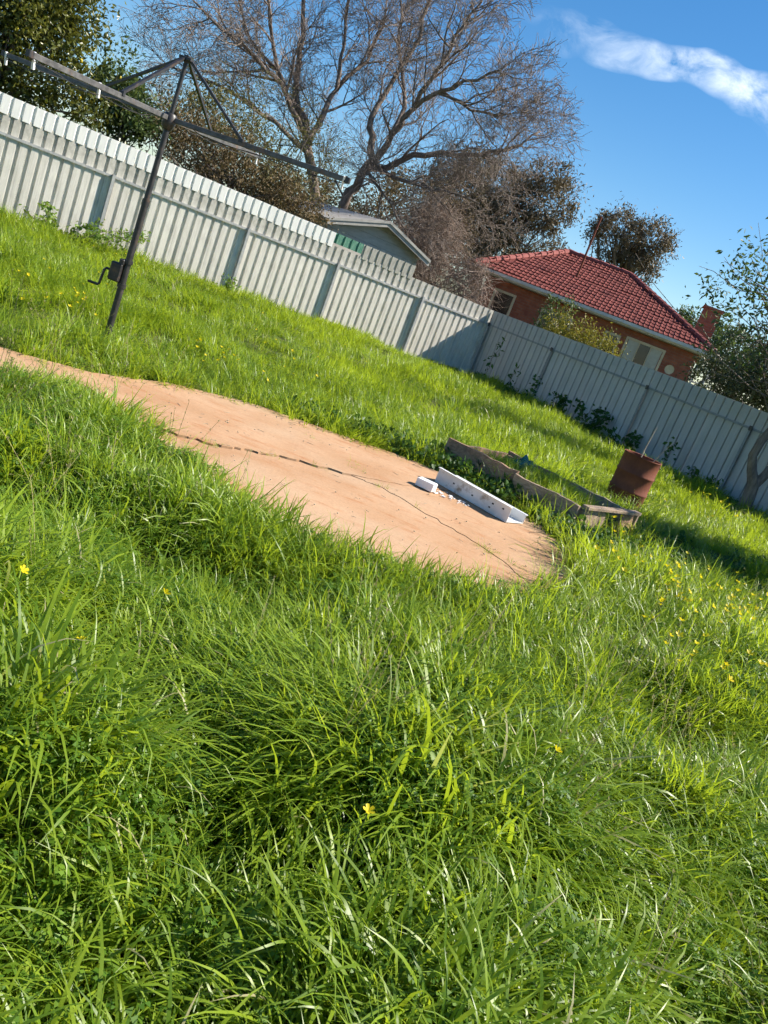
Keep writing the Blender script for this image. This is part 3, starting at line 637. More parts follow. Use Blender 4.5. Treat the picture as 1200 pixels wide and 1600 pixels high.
for tree, lobs, n in ((cit, (l1, l2, l4), 22), (cit2, (l5, l6, l7), 9)):
    for i in range(n):
        L_ = lobs[rl.randrange(3)]; s = (.95, .75, .7) if tree is cit else (.45, .36, .36); p = Vector(L_)+Vector((rl.uniform(-1, 1)*s[0], -abs(rl.gauss(.35, .25))*s[1], rl.uniform(-1, 1)*s[2])); b_ = tree.location
        o = obj('fruit', lem, tree, p-b_, (rl.uniform(-.6, .6), rl.uniform(-.6, .6), 0)); o.scale = (.85, .85, 1)
# eucalypts beyond the house
e1, e2, e3, e4, e5 = bx(715, 300, 44), bx(770, 285, 45), bx(855, 305, 45), bx(820, 370, 45), bx(740, 365, 44)
leafy('eucalypt_tree', 'tall brown green eucalypt rising behind the roof beside the bare tree', 'tree', (e4[0]-.5, 46, 0), [(e1, (1.7, 1.4, 2.0)), (e2, (1.9, 1.5, 1.5)), (e3, (1.7, 1.4, 1.7)), (e4, (2.3, 1.6, 1.6)), (e5, (2, 1.5, 1.8))], 430, 34000, .21, m_euc, m_bark2, .24, .26, .7, 51, 3.6, branches=60, shell=.35)
e6, e7, e8 = bx(965, 365, 48), bx(1012, 385, 48), bx(985, 420, 48)
leafy('eucalypt_tree', 'rounded brown green eucalypt beyond the roof ridge standing alone against sky', 'tree', (e8[0]-.3, 49, 0), [(e6, (1.5, 1.3, 1.4)), (e7, (1.5, 1.3, 1.5)), (e8, (1.6, 1.3, 1.4))], 150, 13000, .20, m_euc, m_bark2, .2, .22, .5, 52, 3.2, branches=50, shell=.35)
e9 = bx(610, 330, 52); leafy('eucalypt_tree', 'reddish brown distant tree seen low behind the pale shed', 'tree', (e9[0], 54, 0), [(e9, (2.4, 2, 2.2)), ((e9[0]-4, 54, 4), (3, 2, 2))], 120, 6000, .25, m_brownleaf, m_bark, .2, .35, .3, 53, 3, branches=30)
h1 = bx(1115, 505, 50); leafy('green_tree', 'mid green tree behind the brick chimney', 'tree', (h1[0], 52, 0), [((h1[0], 52, h1[2]-.4), (1.5, 1.2, 1.4)), ((h1[0]+2.2, 52, h1[2]-1.2), (2, 1.5, 1.6)), ((h1[0]+5, 52, h1[2]-1.0), (2.4, 1.5, 1.9))], 160, 8000, .24, m_greenleaf, m_bark, .15, .3, .3, 54, 2.6)
# shrubs beside the house
s1, s2, s3 = bx(880, 512, 24.4), bx(935, 540, 23.9), bx(905, 525, 24.2)
leafy('yellow_shrub', 'yellow green shrub against brick wall just over the shaded fence', 'shrub', (s3[0], 24.3, 0), [(s1, (.55, .45, .40)), (s2, (.75, .4, .34)), (s3, (.6, .4, .38)), ((s3[0], 24.3, 1.1), (1.1, .5, .6))], 130, 6000, .09, m_yellowleaf, m_bark, .04, .13, .1, 61, 2.4, branches=40, stems=3)
s4, s5 = bx(852, 495, 25), bx(882, 488, 25)
leafy('climber_plant', 'upright leafy climber with two green stems against the brick wall', 'plant', (s4[0]+.2, 25.1, 0), [(s4, (.18, .2, .65)), (s5, (.2, .2, .6)), ((s4[0]+.25, 25.1, 1.3), (.5, .3, .8))], 70, 2600, .09, m_greenleaf, m_bark, .03, .10, .2, 62, 2.2, branches=16, stems=2)
d1, d2, d3, d4 = bx(1150, 565, 21), bx(1190, 595, 20), bx(1130, 560, 23), bx(1240, 590, 20)
leafy('dark_bush', 'dark green bush filling the gap right of the brick house', 'bush', (d1[0]+.3, 21, 0), [(d1, (.7, .6, .75)), (d2, (.9, .6, .75)), (d3, (.4, .4, .45)), (d4, (1, .8, 1.1)), ((d1[0]+.5, 21, 1), (1.4, .8, 1)), (bx(1112, 592, 22.5), (.6, .5, .5)), (bx(1150, 620, 21), (.8, .5, .5))], 330, 17000, .10, m_darkleaf, m_bark, .06, .15, .2, 63, 2.2, branches=50, stems=2)
# tree standing inside the yard at the shaded fence
yb = Vector((5.74, 14.75, 0))
y1, y2, y3, y4 = at(1150, 480, 14.6), at(1215, 430, 14.8), at(1230, 560, 14.6), at(1260, 480, 15)
yt = leafy('yard_tree', 'thin grey trunked tree with sparse dark leaves standing at the shaded fence', 'tree', tuple(yb), [(tuple(y1), (.75, .7, .75)), (tuple(y2), (.95, .8, .85)), (tuple(y3), (.8, .6, .6)), (tuple(y4), (1.2, 1, 1.2)), ((yb.x+.3, yb.y, 3.2), (1.6, 1.2, 1.2))], 170, 3300, .10, m_greenleaf, m_bark, .04, .12, .3, 71, 2.4, branches=110, shell=.3)
for ch in list(yt.children):
    if ch.name.startswith('trunk'): bpy.data.objects.remove(ch)
rr = random.Random(12); mb = MB()
T_ = [Vector(p) for p in ((.02, 0, -.15), (0, 0, .3), (-.03, 0, .55), (-.16, 0, .75), (-.26, 0, .98), (-.24, 0, 1.25), (-.16, 0, 1.6), (-.2, .05, 2.2), (-.35, .05, 2.8), (-.55, 0, 3.4))]
mb.tube(T_, [.13, .11, .105, .085, .075, .07, .06, .05, .04, .02], 9)
T2 = [Vector(p) for p in ((-.02, 0, .5), (.07, 0, .72), (.16, .03, 1.0), (.2, .05, 1.5), (.3, .05, 2.2), (.45, .05, 2.9), (.7, .1, 3.6))]
mb.tube(T2, [.09, .08, .072, .062, .05, .035, .02], 8)
rng = np.random.default_rng(71)
for k in range(80):
    lb = [y1, y2, y3, y4][rr.randrange(4)]-yb; q = lb+Vector((rr.gauss(0, .5), rr.gauss(0, .45), rr.gauss(0, .5))); s0 = (T_[6:10] if rr.random() < .6 else T2[3:7])[rr.randrange(0, 4)]
    mb.tube(wander(rr, s0, q, 7, .025), [.018, .015, .012, .010, .008, .006, .005, .003], 4, False)
mb.build('trunk', m_bark, yt, True)
# tree beyond the frame whose shade falls over the garden bed
leafy('yard_tree', 'narrow leafy tree in the open grass to the right of the garden bed', 'tree', (7.0, 9.75, 0), [((7.0, 9.75, 4.4), (.9, .85, 1.5)), ((6.9, 9.7, 3.0), (1.0, .9, 1.0)), ((7.1, 9.8, 2.0), (.8, .8, .7))], 170, 9000, .12, m_greenleaf, m_bark, .09, .16, .3, 73, 2.4, branches=40)

# ---------------------------------------------------------------- shed behind the fence
sd = empty('garden_shed'); set_axes(sd, fl(0, -3), DL, -DR); tag(sd, 'pale gabled shed with weatherboard gable behind the sunlit fence', 'shed')
uL, uR, uA = 3.93, .57, 2.20; zE, zA, DP = 2.34, 2.86, 4.2
wl_, wr_ = uR+.20, uL-.20
zat = lambda u: zE+(zA-zE)*(1-abs(u-uA)/((uL-uR)/2))
nb = 13
for i in range(nb):
    z0 = .0+i*.22; z1 = z0+.215
    if z0 > zA-.15: break
    zt = min(z1, 3)
    ln = lambda z: (wl_, wr_) if z < zat(wl_)-.06 else (uA-(zA-.06-z)/((zA-zE)/((uL-uR)/2)), uA+(zA-.06-z)/((zA-zE)/((uL-uR)/2)))
    a0, b0 = ln(z0); a1, b1 = ln(zt)
    if b1-a1 < .05: a1 = b1 = uA
    V = [(a0, -.012, z0), (b0, -.012, z0), (b1, 0, zt), (a1, 0, zt), (a0, .01, z0), (b0, .01, z0), (b1, .01, zt), (a1, .01, zt)]
    MB().add(V, [(0, 1, 2, 3), (7, 6, 5, 4), (0, 4, 5, 1), (1, 5, 6, 2), (2, 6, 7, 3), (3, 7, 4, 0)]).build('board', m_shed, sd)
MB().box2((wl_, .012, 0), (wl_+.05, DP, zat(wl_)-.08)).build('side_wall', m_shed, sd)
MB().box2((wr_-.05, .012, 0), (wr_, DP, zat(wr_)-.08)).build('side_wall', m_shed, sd)
for u0, u1 in ((uR, uA-.0015), (uL, uA+.0015)):
    sgn = 1 if u1 > u0 else -1
    MB().add([(u0, -.28, zE), (u1, -.28, zA), (u1, DP+.2, zA), (u0, DP+.2, zE), (u0, -.28, zE+.03), (u1, -.28, zA+.03), (u1, DP+.2, zA+.03), (u0, DP+.2, zE+.03)], [(0, 1, 2, 3), (7, 6, 5, 4), (0, 4, 5, 1), (1, 5, 6, 2), (2, 6, 7, 3), (3, 7, 4, 0)]).build('roof', m_shedroof, sd)
    MB().add([(u0, -.31, zE-.11), (u1, -.31, zA-.11), (u1, -.31, zA+.035), (u0, -.31, zE+.035), (u0, -.283, zE-.11), (u1, -.283, zA-.11), (u1, -.283, zA+.035), (u0, -.283, zE+.035)], [(0, 1, 2, 3), (7, 6, 5, 4), (0, 4, 5, 1), (1, 5, 6, 2), (2, 6, 7, 3), (3, 7, 4, 0)]).build('barge_board', m_shedtrim, sd)
    MB().add([(u0, -.34, zE-.01), (u1, -.34, zA-.01), (u1, -.34, zA+.06), (u0, -.34, zE+.06), (u0, -.313, zE-.01), (u1, -.313, zA-.01), (u1, -.313, zA+.06), (u0, -.313, zE+.06)], [(0, 1, 2, 3), (7, 6, 5, 4), (0, 4, 5, 1), (1, 5, 6, 2), (2, 6, 7, 3), (3, 7, 4, 0)]).build('barge_cap', m_shedtrim, sd)

# ---------------------------------------------------------------- brick house
HL, HR = Vector((-.22, 28.94, 0)), Vector((7.76, 27.30, 0)); hx = (HR-HL).normalized(); HLn = (HR-HL).length
hs_ = empty('brick_house', HL, atan2(hx.y, hx.x)); tag(hs_, 'red brick house with red tiled hip roof and brick chimney', 'house')
ZE, ZR, DEP = 3.0, 4.82, 9.8; ra, rb, ry = 2.1, 4.55, 4.9; OV = .45
def uvbox(name, a, b, mat, par):
    o = MB().box2(a, b).build(name, mat, par); me = o.data; uv = me.uv_layers.new(name='UVMap')
    for p in me.polygons:
        for li in p.loop_indices:
            v = me.vertices[me.loops[li].vertex_index].co; uv.data[li].uv = (v.x, v.z) if abs(p.normal.y) > .5 else ((v.y, v.z) if abs(p.normal.x) > .5 else (v.x, v.y))
    return o
uvbox('wall', (OV, OV, 0), (HLn-OV, DEP-OV, ZE-.16), m_brick, hs_)
MB().box2((.05, .05, ZE-.155), (HLn-.05, DEP-.05, ZE-.135)).build('eave_soffit', m_soffit, hs_)
MB().box2((.02, .022, ZE-.132), (HLn-.02, .05, ZE-.012)).build('fascia', m_gutter, hs_)
gut = MB(); gut.box2((-.06, -.10, ZE-.085), (HLn+.06, -.092, ZE+.012)); gut.box2((-.06, -.0915, ZE-.085), (HLn+.06, .018, ZE-.078)); gut.build('gutter', m_gutter, hs_)
MB().box2((-.10, -.04, ZE-.085), (-.092, DEP, ZE+.012)).build('gutter', m_gutter, hs_)
MB().tube([(HLn-.35, .12, ZE-.10), (HLn-.35, OV-.06, ZE-.4), (HLn-.35, OV-.06, 0)], .04, 8).build('downpipe', m_gutter, hs_, True)
corners = [Vector((-.06, -.06, ZE)), Vector((HLn+.06, -.06, ZE)), Vector((HLn+.06, DEP, ZE)), Vector((-.06, DEP, ZE))]; RA, RB = Vector((ra, ry, ZR)), Vector((rb, ry, ZR))
roof = MB().add([*corners, RA, RB, *[c-Vector((0, 0, .05)) for c in corners]], [(0, 1, 5, 4), (1, 2, 5), (2, 3, 4, 5), (3, 0, 4), (9, 8, 7, 6), (0, 6, 7, 1), (1, 7, 8, 2), (2, 8, 9, 3), (3, 9, 6, 0)]).build('roof', m_tile, hs_)
def tiles(e0, e1, r0, r1, rowlen=.33, roll=.165):
    """overlapping two-roll tiles laid over one roof slope, each with its own step and waves"""
    V = []; F = []; rv = random.Random(2)
    ex = (e1-e0).normalized(); mid = (r0+r1)/2 if (r0-r1).length > .01 else r0; sl_ = (mid-e0)-ex*((mid-e0).dot(ex)); SL = sl_.length; sd_ = sl_/SL; nrm = ex.cross(sd_).normalized()
    if nrm.z < 0: nrm = -nrm
    rows = int(SL/rowlen)+1; EL_ = (e1-e0).length; a0 = (r0-e0).dot(ex); a1 = (r1-e0).dot(ex)
    for r in range(rows):
        s0 = r*rowlen; s1 = min(s0+rowlen*1.06, SL); xa = a0*min(1, s0/SL)+.02; xb = EL_-(EL_-a1)*min(1, s0/SL)-.02
        k0 = math.ceil(xa/(roll*2)); k1 = math.floor(xb/(roll*2))
        for k in range(k0, k1):
            j = rv.uniform(-.006, .006); base = len(V); ns = 8
            for i in range(ns+1):
                x = k*roll*2+i*(roll*2)/ns; w = .028*max(0, sin(2*pi*(x/roll)))+.004
                for s, hh in ((s0, .034+j), (s0, -.004), (s1, .004+j)):
                    if hh < 0: q = e0+ex*x+sd_*s+nrm*0.002
                    else: q = e0+ex*x+sd_*(s)+nrm*(w+hh)
                    V.append(tuple(q))
            for i in range(ns):
                b = base+i*3; F += [(b, b+3, b+5, b+2), (b+1, b+4, b+3, b)]
    return V, F
for e0, e1, r0, r1 in ((corners[0], corners[1], RA, RB), (corners[1], corners[2], RB, RB), (corners[3], corners[0], RA, RA)):
    V, F = tiles(e0, e1, r0, r1); o = MB().add(V, F).build('roof_tiles', m_tile, roof); o['kind'] = 'stuff'
m_cap = nmat('ridge_cap_tile', (.20, .050, .044), (.29, .085, .07), 5, .8, .1)
def caps(a, b):
    L = (b-a).length; n = max(1, int(L/.36)); d = (b-a).normalized()
    for i in range(n):
        p = a.lerp(b, i/n)+Vector((0, 0, .035)); q = a.lerp(b, (i+1.12)/n)+Vector((0, 0, .025)); MB().tube([p, q], [.115, .095], 8).build('ridge_cap', m_cap, roof, True)
caps(corners[0], RA); caps(RA, RB); caps(corners[1], RB)
# vent and pole on the roof
MB().tube([(3.0, 2.35, ZE+.85), (2.98, 2.3, 6.0)], .035, 8).build('vent_pipe', m_rust, roof, True)
ch_ = uvbox('chimney', (HLn-.78, 3.9, 2.9), (HLn-.14, 4.5, 4.60), m_brick, hs_)
uvbox('chimney_cap', (HLn-.82, 3.86, 4.601), (HLn-.10, 4.54, 4.68), m_brick, ch_)
def window(x0, x1, z0, z1, panes=1, blind=False, mat=m_cream):
    y = OV; w = MB(); f = .075
    for a, b in (((x0, y-.05, z0), (x1, y-.003, z0+f)), ((x0, y-.05, z1-f), (x1, y-.003, z1)), ((x0, y-.049, z0+f+.001), (x0+f, y-.004, z1-f-.001)), ((x1-f, y-.049, z0+f+.001), (x1, y-.004, z1-f-.001))): w.box2(a, b)
    wo_ = w.build('window', mat, hs_, False)
    n = panes; wd = (x1-x0-2*f)/n
    for i in range(n):
        a = x0+f+i*wd; MB().box2((a+.02, y-.020, z0+f+.002), (a+wd-.02, y-.012, z1-f-.002)).build('pane', m_curtain if (blind and i in (0, n-1)) else m_glass, wo_)
        if i: MB().box2((a-.018, y-.045, z0+f+.002), (a+.018, y-.005, z1-f-.002)).build('mullion', mat, wo_)
    MB().box2((x0-.06, y-.09, z0-.05), (x1+.06, y-.002, z0-.002)).build('sill', mat, wo_)
window(5.42, 6.72, 1.55, 2.62, 3, True); window(4.72, 5.25, 1.75, 2.55, 1); window(.85, 1.62, .9, 2.55, 1); window(2.55, 3.65, 1.2, 2.5, 2)
MB().lathe([(0, 0), (.13, .0), (.15, .012), (.15, .02)], 18).build('wall_vent', m_cream, hs_, False, 0, (7.05, OV-.004, 2.12), (pi/2, 0, 0))
# small white pipe frame beside the house
pf = tag(empty('pipe_frame', tuple(bx(1105, 590, 24)[:2])+(0,)), 'pale pipe railing showing above the fence beside the house corner', 'railing')
b0 = Vector(pf.location)
for a, b, nm in (((1105, 585), (1118, 560), 'upright'), ((1078, 595), (1130, 612), 'rail'), ((1130, 612), (1178, 640), 'rail')):
    A2 = at(*a, 24)-b0; B2 = at(*b, 24)-b0
    if nm == 'upright': A2 = Vector((A2.x, A2.y, 0))
    MB().tube([A2, B2], .022, 6).build(nm, m_gutter, pf, True)
MB().tube([at(1130, 612, 24)-b0, Vector(((at(1130, 612, 24)-b0).x, 0, 0))], .022, 6).build('upright', m_gutter, pf, True)

# ---------------------------------------------------------------- weeds
def weed(base, h, lean, label, seed, nleaf=26, size=.12, mat=m_weed, group=None, stems=1, name='tall_weed'):
    rr = random.Random(seed); rng = np.random.default_rng(seed); base = Vector(base); base.z = float(ground_h(base.x, base.y))
    o = tag(empty(name, base), label, 'weed', group); Ps = []; 
    for s in range(stems):
        top = Vector((lean[0]+rr.uniform(-.15, .15)*stems, lean[1]+rr.uniform(-.1, .1)*stems, h*rr.uniform(.75, 1))); pts = wander(rr, (rr.uniform(-.04, .04), rr.uniform(-.04, .04), -.03), top, 6, .025)
        MB().tube(pts, [.009*(1-.1*i) for i in range(7)], 5).build('stem', m_twig, o, True)
        for k in range(nleaf):
            t = rr.uniform(.15, 1)*5.99; i = int(t); p = pts[i].lerp(pts[min(i+1, 6)], t-i); Ps.append(p+Vector((rr.gauss(0, .07), rr.gauss(0, .06), rr.gauss(0, .03))))
    V, F = leaf_arrays(rng, np.array(Ps), size, .1, 2.0); t = np.repeat(rng.uniform(0, .9, len(Ps)), 4); obj('foliage', mesh_np('foliage', V, F, mat, t), o); return o
weed(fr(1.15, .35), 1.25, (.1, 0), 'tall thin weed with pale top leaning on the shaded fence near the corner', 1, 30, .13)
weed(fr(1.95, .4), .95, (.02, 0), 'slender leafy weed growing beside the tallest weed on the shaded fence', 2, 26)
weed(fr(2.85, .4), .8, (.1, 0), 'leafy weed in front of the first post of the shaded fence', 3, 28)
weed(fr(3.9, .4), .55, (0, 0), 'low dark weed at the foot of the shaded fence between posts', 4, 60, .13, stems=2)
weed(fr(4.95, .45), .62, (0, 0), 'bushy dark weed on the shaded fence just behind the rusty drum', 5, 90, .13, stems=3)
weed(fr(6.0, .4), .55, (0, 0), 'dark low weed at the post behind the rusty drum', 6, 70, .12, stems=3)
weed(fr(7.1, .4), .95, (.05, 0), 'upright dark leaved weed on the shaded fence toward the yard tree', 7, 32, .12)
weed(fr(8.1, .5), .45, (0, 0), 'short weed at the foot of the yard tree', 8, 60, .12, stems=2)
weed(fl(10.75, .45), .72, (0, 0), 'leafy pale green mallow clump against the sunlit fence', 9, 130, .085, m_bright, stems=11, name='mallow_plant')
weed(fl(7.2, .4), .45, (0, 0), 'small leafy weed below a post of the sunlit fence', 10, 50, .08, m_bright, stems=3)

# ---------------------------------------------------------------- grass: clumps scattered over the yard
SRC = {}
def blade_clump(name, seed, nb, rad, hmin, hmax, wmin, wmax, seg, lean, curl, comb=0, straw=.012):
    rng = np.random.default_rng(seed); V = []; F = []; T = []
    for b in range(nb):
        a = rng.uniform(0, 2*pi); r = rad*sqrt(rng.uniform()); x, y = r*cos(a), r*sin(a)
        ld = a+rng.normal(0, .9) if not comb else rng.normal(0, .45)
        d = np.array([cos(ld), sin(ld)]); h = rng.uniform(hmin, hmax)*(1-.3*r/rad); w = rng.uniform(wmin, wmax)
        th = abs(rng.normal(lean, .15))+comb*rng.uniform(.5, 1.0); cv = max(0, rng.normal(curl, .5)); p = np.array([x, y, -.03]); tw = rng.normal(0, .5); side = np.array([-d[1], d[0], 0])
        base = len(V); tt = rng.uniform(0, .92) if rng.uniform() > straw else .97
        for i in range(seg+1):
            t = i/seg; ang = min(th+cv*t*t*1.3+cv*t*.25, 2.6); wd = w*(1-t**2.2)*(.65+.35*min(1, t*5))+.0004
            s = side*cos(tw*t)+np.array([d[0]*.0, d[1]*.0, 1])*sin(tw*t)*.5
            V += [p-s*wd/2, p+s*wd/2]; T += [tt, tt]
            p = p+np.array([d[0]*sin(ang), d[1]*sin(ang), cos(ang)])*h/seg
        for i in range(seg): k = base+2*i; F.append((k, k+1, k+3, k+2))
    return mesh_np(name, V, F, m_grass, T, True)
def clover_clump(name, seed, n, rad, h, size, mat=m_clover):
    rng = np.random.default_rng(seed); V = []; F = []; T = []
    for b in range(n):
        a = rng.uniform(0, 2*pi); r = rad*sqrt(rng.uniform()); c = np.array([r*cos(a), r*sin(a), h*rng.uniform(.45, 1)*(1-.35*(r/rad)**2)]); tilt = rng.normal(0, .35, 2); s = size*rng.uniform(.6, 1.25); rot = rng.uniform(0, 2*pi); tt = rng.uniform(0, .9)
        for k in range(3):
            q = rot+k*2*pi/3; u = np.array([cos(q), sin(q), -.12+tilt[0]*cos(q)+tilt[1]*sin(q)]); v = np.array([-sin(q), cos(q), -tilt[0]*sin(q)+tilt[1]*cos(q)]); base = len(V)
            V += [c, c+u*s*.75+v*s*.52, c+u*s*.82+np.array([0, 0, -.1*s]), c+u*s*.75-v*s*.52]; T += [tt]*4; F += [(base, base+1, base+2, base+2), ]
            F[-1] = (base, base+1, base+2, base+3)
        base = len(V); gp = np.array([c[0]*.8, c[1]*.8, -.03]); V += [gp-[.0012, 0, 0], gp+[.0012, 0, 0], c+[.0012, 0, 0], c-[.0012, 0, 0]]; T += [tt]*4; F.append((base, base+1, base+2, base+3))
    return mesh_np(name, V, F, mat, T)
def broad_clump(name, seed, n, rad, h, size, mat):
    rng = np.random.default_rng(seed); d = rng.normal(size=(n, 3)); d /= np.linalg.norm(d, axis=1)[:, None]; P = d*np.array([rad, rad, h])*rng.uniform(.4, 1, n)[:, None]; P[:, 2] = np.abs(P[:, 2])
    V, F = leaf_arrays(rng, P, size, -.2, 1.8); return mesh_np(name, V, F, mat, np.repeat(rng.uniform(0, .9, n), 4))
def src_coll(name, meshes):
    c = bpy.data.collections.new(name)
    for i, me in enumerate(meshes):
        o = bpy.data.objects.new('%s_%02d' % (name, i), me); c.objects.link(o)
    return c
def scatter(name, label, cat, coll, P, E, scl, idx):
    me = bpy.data.meshes.new(name); me.vertices.add(len(P)); me.vertices.foreach_set('co', np.asarray(P, np.float32).ravel())
    a = me.attributes.new('rot', 'FLOAT_VECTOR', 'POINT'); a.data.foreach_set('vector', np.asarray(E, np.float32).ravel())
    a = me.attributes.new('scl', 'FLOAT', 'POINT'); a.data.foreach_set('value', np.asarray(scl, np.float32))
    a = me.attributes.new('idx', 'INT', 'POINT'); a.data.foreach_set('value', np.asarray(idx, np.int32))
    ng = bpy.data.node_groups.new(name, 'GeometryNodeTree'); ng.interface.new_socket('Geometry', in_out='INPUT', socket_type='NodeSocketGeometry'); ng.interface.new_socket('Geometry', in_out='OUTPUT', socket_type='NodeSocketGeometry')
    N, L = ng.nodes, ng.links; gi = N.new('NodeGroupInput'); go = N.new('NodeGroupOutput'); ip = N.new('GeometryNodeInstanceOnPoints'); ci = N.new('GeometryNodeCollectionInfo')
    ci.inputs[0].default_value = coll; ci.inputs[1].default_value = True; ci.inputs[2].default_value = True
    def na(n, t):
        q = N.new('GeometryNodeInputNamedAttribute'); q.data_type = t; q.inputs[0].default_value = n; return [s for s in q.outputs if s.enabled and s.name == 'Attribute'][0]
    L.new(gi.outputs[0], ip.inputs['Points']); L.new(ci.outputs[0], ip.inputs['Instance']); ip.inputs['Pick Instance'].default_value = True
    L.new(na('idx', 'INT'), ip.inputs['Instance Index']); L.new(na('rot', 'FLOAT_VECTOR'), ip.inputs['Rotation']); L.new(na('scl', 'FLOAT'), ip.inputs['Scale'])
    L.new(ip.outputs[0], go.inputs[0])
    o = obj(name, me); m = o.modifiers.new('scatter', 'NODES'); m.node_group = ng; return tag(o, label, cat, None, 'stuff')
def tilt_euler(psi, tau, phi):
    """R = Rz(psi) Ry(tau) Rz(phi-psi) -> XYZ euler"""
    c, s = np.cos, np.sin; z = np.zeros_like(psi); o = np.ones_like(psi)
    def rz(a): return np.stack([np.stack([c(a), -s(a), z], -1), np.stack([s(a), c(a), z], -1), np.stack([z, z, o], -1)], -2)
    def ryy(a): return np.stack([np.stack([c(a), z, s(a)], -1), np.stack([z, o, z], -1), np.stack([-s(a), z, c(a)], -1)], -2)
    Rm = rz(psi) @ ryy(tau) @ rz(phi-psi)
    return np.stack([np.arctan2(Rm[:, 2, 1], Rm[:, 2, 2]), np.arcsin(np.clip(-Rm[:, 2, 0], -1, 1)), np.arctan2(Rm[:, 1, 0], Rm[:, 0, 0])], -1)
rng = np.random.default_rng(77)
def region(y0, y1, dens, spread=.66, pad=.9):
    """points in the wedge of ground the yard shows, inside both fences and off the path"""
    A = (y1-y0)*2*(spread*y1+pad); n = int(A*dens); x = rng.uniform(-1, 1, n)*(spread*y1+pad); y = rng.uniform(y0, y1, n)
    k = np.abs(x) < spread*y+pad; x, y = x[k], y[k]
    rel = np.stack([x-CORNER.x, y-CORNER.y], -1); k = (rel @ np.array([DL.x, DL.y]) > .10) & (rel @ np.array([DR.x, DR.y]) > .10); x, y = x[k], y[k]
    e = (fbm(x*3, y*3, 5)-.5)*.22; k = ~inpoly(x, y+e, PATH); x, y = x[k], y[k]
    k = ~inpoly(x, y, [tuple(p[:2]) for p in (T0-tyv*.03, T1-tyv*.03, T1+tyv*.3, T0+tyv*.3)]); x, y = x[k], y[k]
    k = np.hypot(x-2.72, y-10.55) > .25; return x[k], y[k]
BED = [tuple(p[:2]) for p in (PL_FL, PL_FR, PL_BR, PL_BL)]
def bedlift(x, y): return np.where(inpoly(x, y, BED), .15, 0)
near_src = [blade_clump('near_blades', 100+i, 32, .09, .15, .34, .0045, .0098, 5, .28, 1.1) for i in range(7)] \
         + [blade_clump('near_blades', 120+i, 30, .09, .20, .42, .0042, .009, 6, .45, 1.5) for i in range(4)] \
         + [blade_clump('combed_blades', 140+i, 36, .09, .22, .38, .004, .008, 5, .35, .8, .55) for i in range(4)]
cn = src_coll('near_blades', near_src)
long_src = [blade_clump('long_blades', 160+i, 30, .10, .17, .40, .005, .0108, 6, .42, 1.3) for i in range(8)] + [blade_clump('long_blades', 180+i, 34, .10, .24, .42, .0045, .0092, 6, .45, .9, .6) for i in range(4)]
cg = src_coll('long_blades', long_src)
far_src = [blade_clump('far_blades', 200+i, 30, .12, .16, .34, .006, .011, 4, .3, 1.0, 0, .02) for i in range(6)] + [blade_clump('far_blades', 220+i, 30, .12, .2, .36, .006, .011, 4, .3, .9, .4, .02) for i in range(2)]
cf = src_coll('far_blades', far_src)
def place(name, label, coll, nsrc, y0, y1, dens, smin, smax, hollow, combs=()):
    x, y = region(y0, y1, dens)
    m = fbm(x*1.7, y*1.7, 3); d2 = fbm(x*3.1+9, y*3.1, 17); keep = rng.uniform(size=x.shape) < np.clip(1-hollow*np.clip((.46-m)*7, 0, 1)-hollow*.6*np.clip((.36-d2)*8, 0, 1), .08, 1); x, y, m = x[keep], y[keep], m[keep]
    psi = fbm(x*.55+3, y*.55, 21)*4*pi; tau = np.clip(rng.normal(.22, .2, x.shape)+(fbm(x*.9, y*.9, 31)-.5)*.9, -.1, 1.1)
    combk = fbm(x*.8+40, y*.8, 41) > .56; idx = np.where(combk & (rng.uniform(size=x.shape) < .8), rng.integers(nsrc[0], nsrc[0]+nsrc[1], x.shape), rng.integers(0, nsrc[0], x.shape))
    phi = np.where(idx >= nsrc[0], psi+rng.normal(0, .35, x.shape), rng.uniform(0, 2*pi, x.shape))
    big = fbm(x*.45+7, y*.45+2, 51)
    scl = rng.uniform(smin, smax, x.shape)*(.62+.8*m)*(.70+.6*big)
    scl = np.where((x < -1.9) & (y > 3.6) & (y < 5.9), scl*.58, scl); bl = bedlift(x, y); scl = np.where(bl > 0, scl*.6, scl)
    P = np.stack([x, y, ground_h(x, y)+bl], -1); return scatter(name, label, 'grass', coll, P, tilt_euler(psi, tau, phi), scl, idx)
place('long_grass', 'long arching green grass blades in the nearest part of the yard', cg, (8, 4), .2, 2.9, 190, .85, 1.32, .46)
place('lush_grass', 'lush green grass in front of the concrete path', cn, (11, 4), 2.9, 5.0, 195, .78, 1.15, .42)
place('mid_grass', 'green grass around the concrete path', cn, (11, 4), 5.0, 10.5, 110, .78, 1.32, .6)
place('far_grass', 'green grass running back to both fences', cf, (6, 2), 10.5, 25, 58, .8, 1.4, .6)
clv = [clover_clump('clover', 300+i, 44, .11, .13, .0125) for i in range(5)]
cc_ = src_coll('clover', clv)
x, y = region(.2, 5.0, 80); P = np.stack([x, y, ground_h(x, y)], -1); z0 = np.zeros_like(x)
scatter('clover', 'low clover leaves growing under the long grass', 'clover', cc_, P, np.stack([z0, z0, rng.uniform(0, 6.28, x.shape)], -1), rng.uniform(.7, 1.35, x.shape), rng.integers(0, 5, x.shape))
clf = [broad_clump('broadleaf', 320+i, 60, .13, .17, .055, m_weed) for i in range(4)]
cb_ = src_coll('broadleaf', clf)
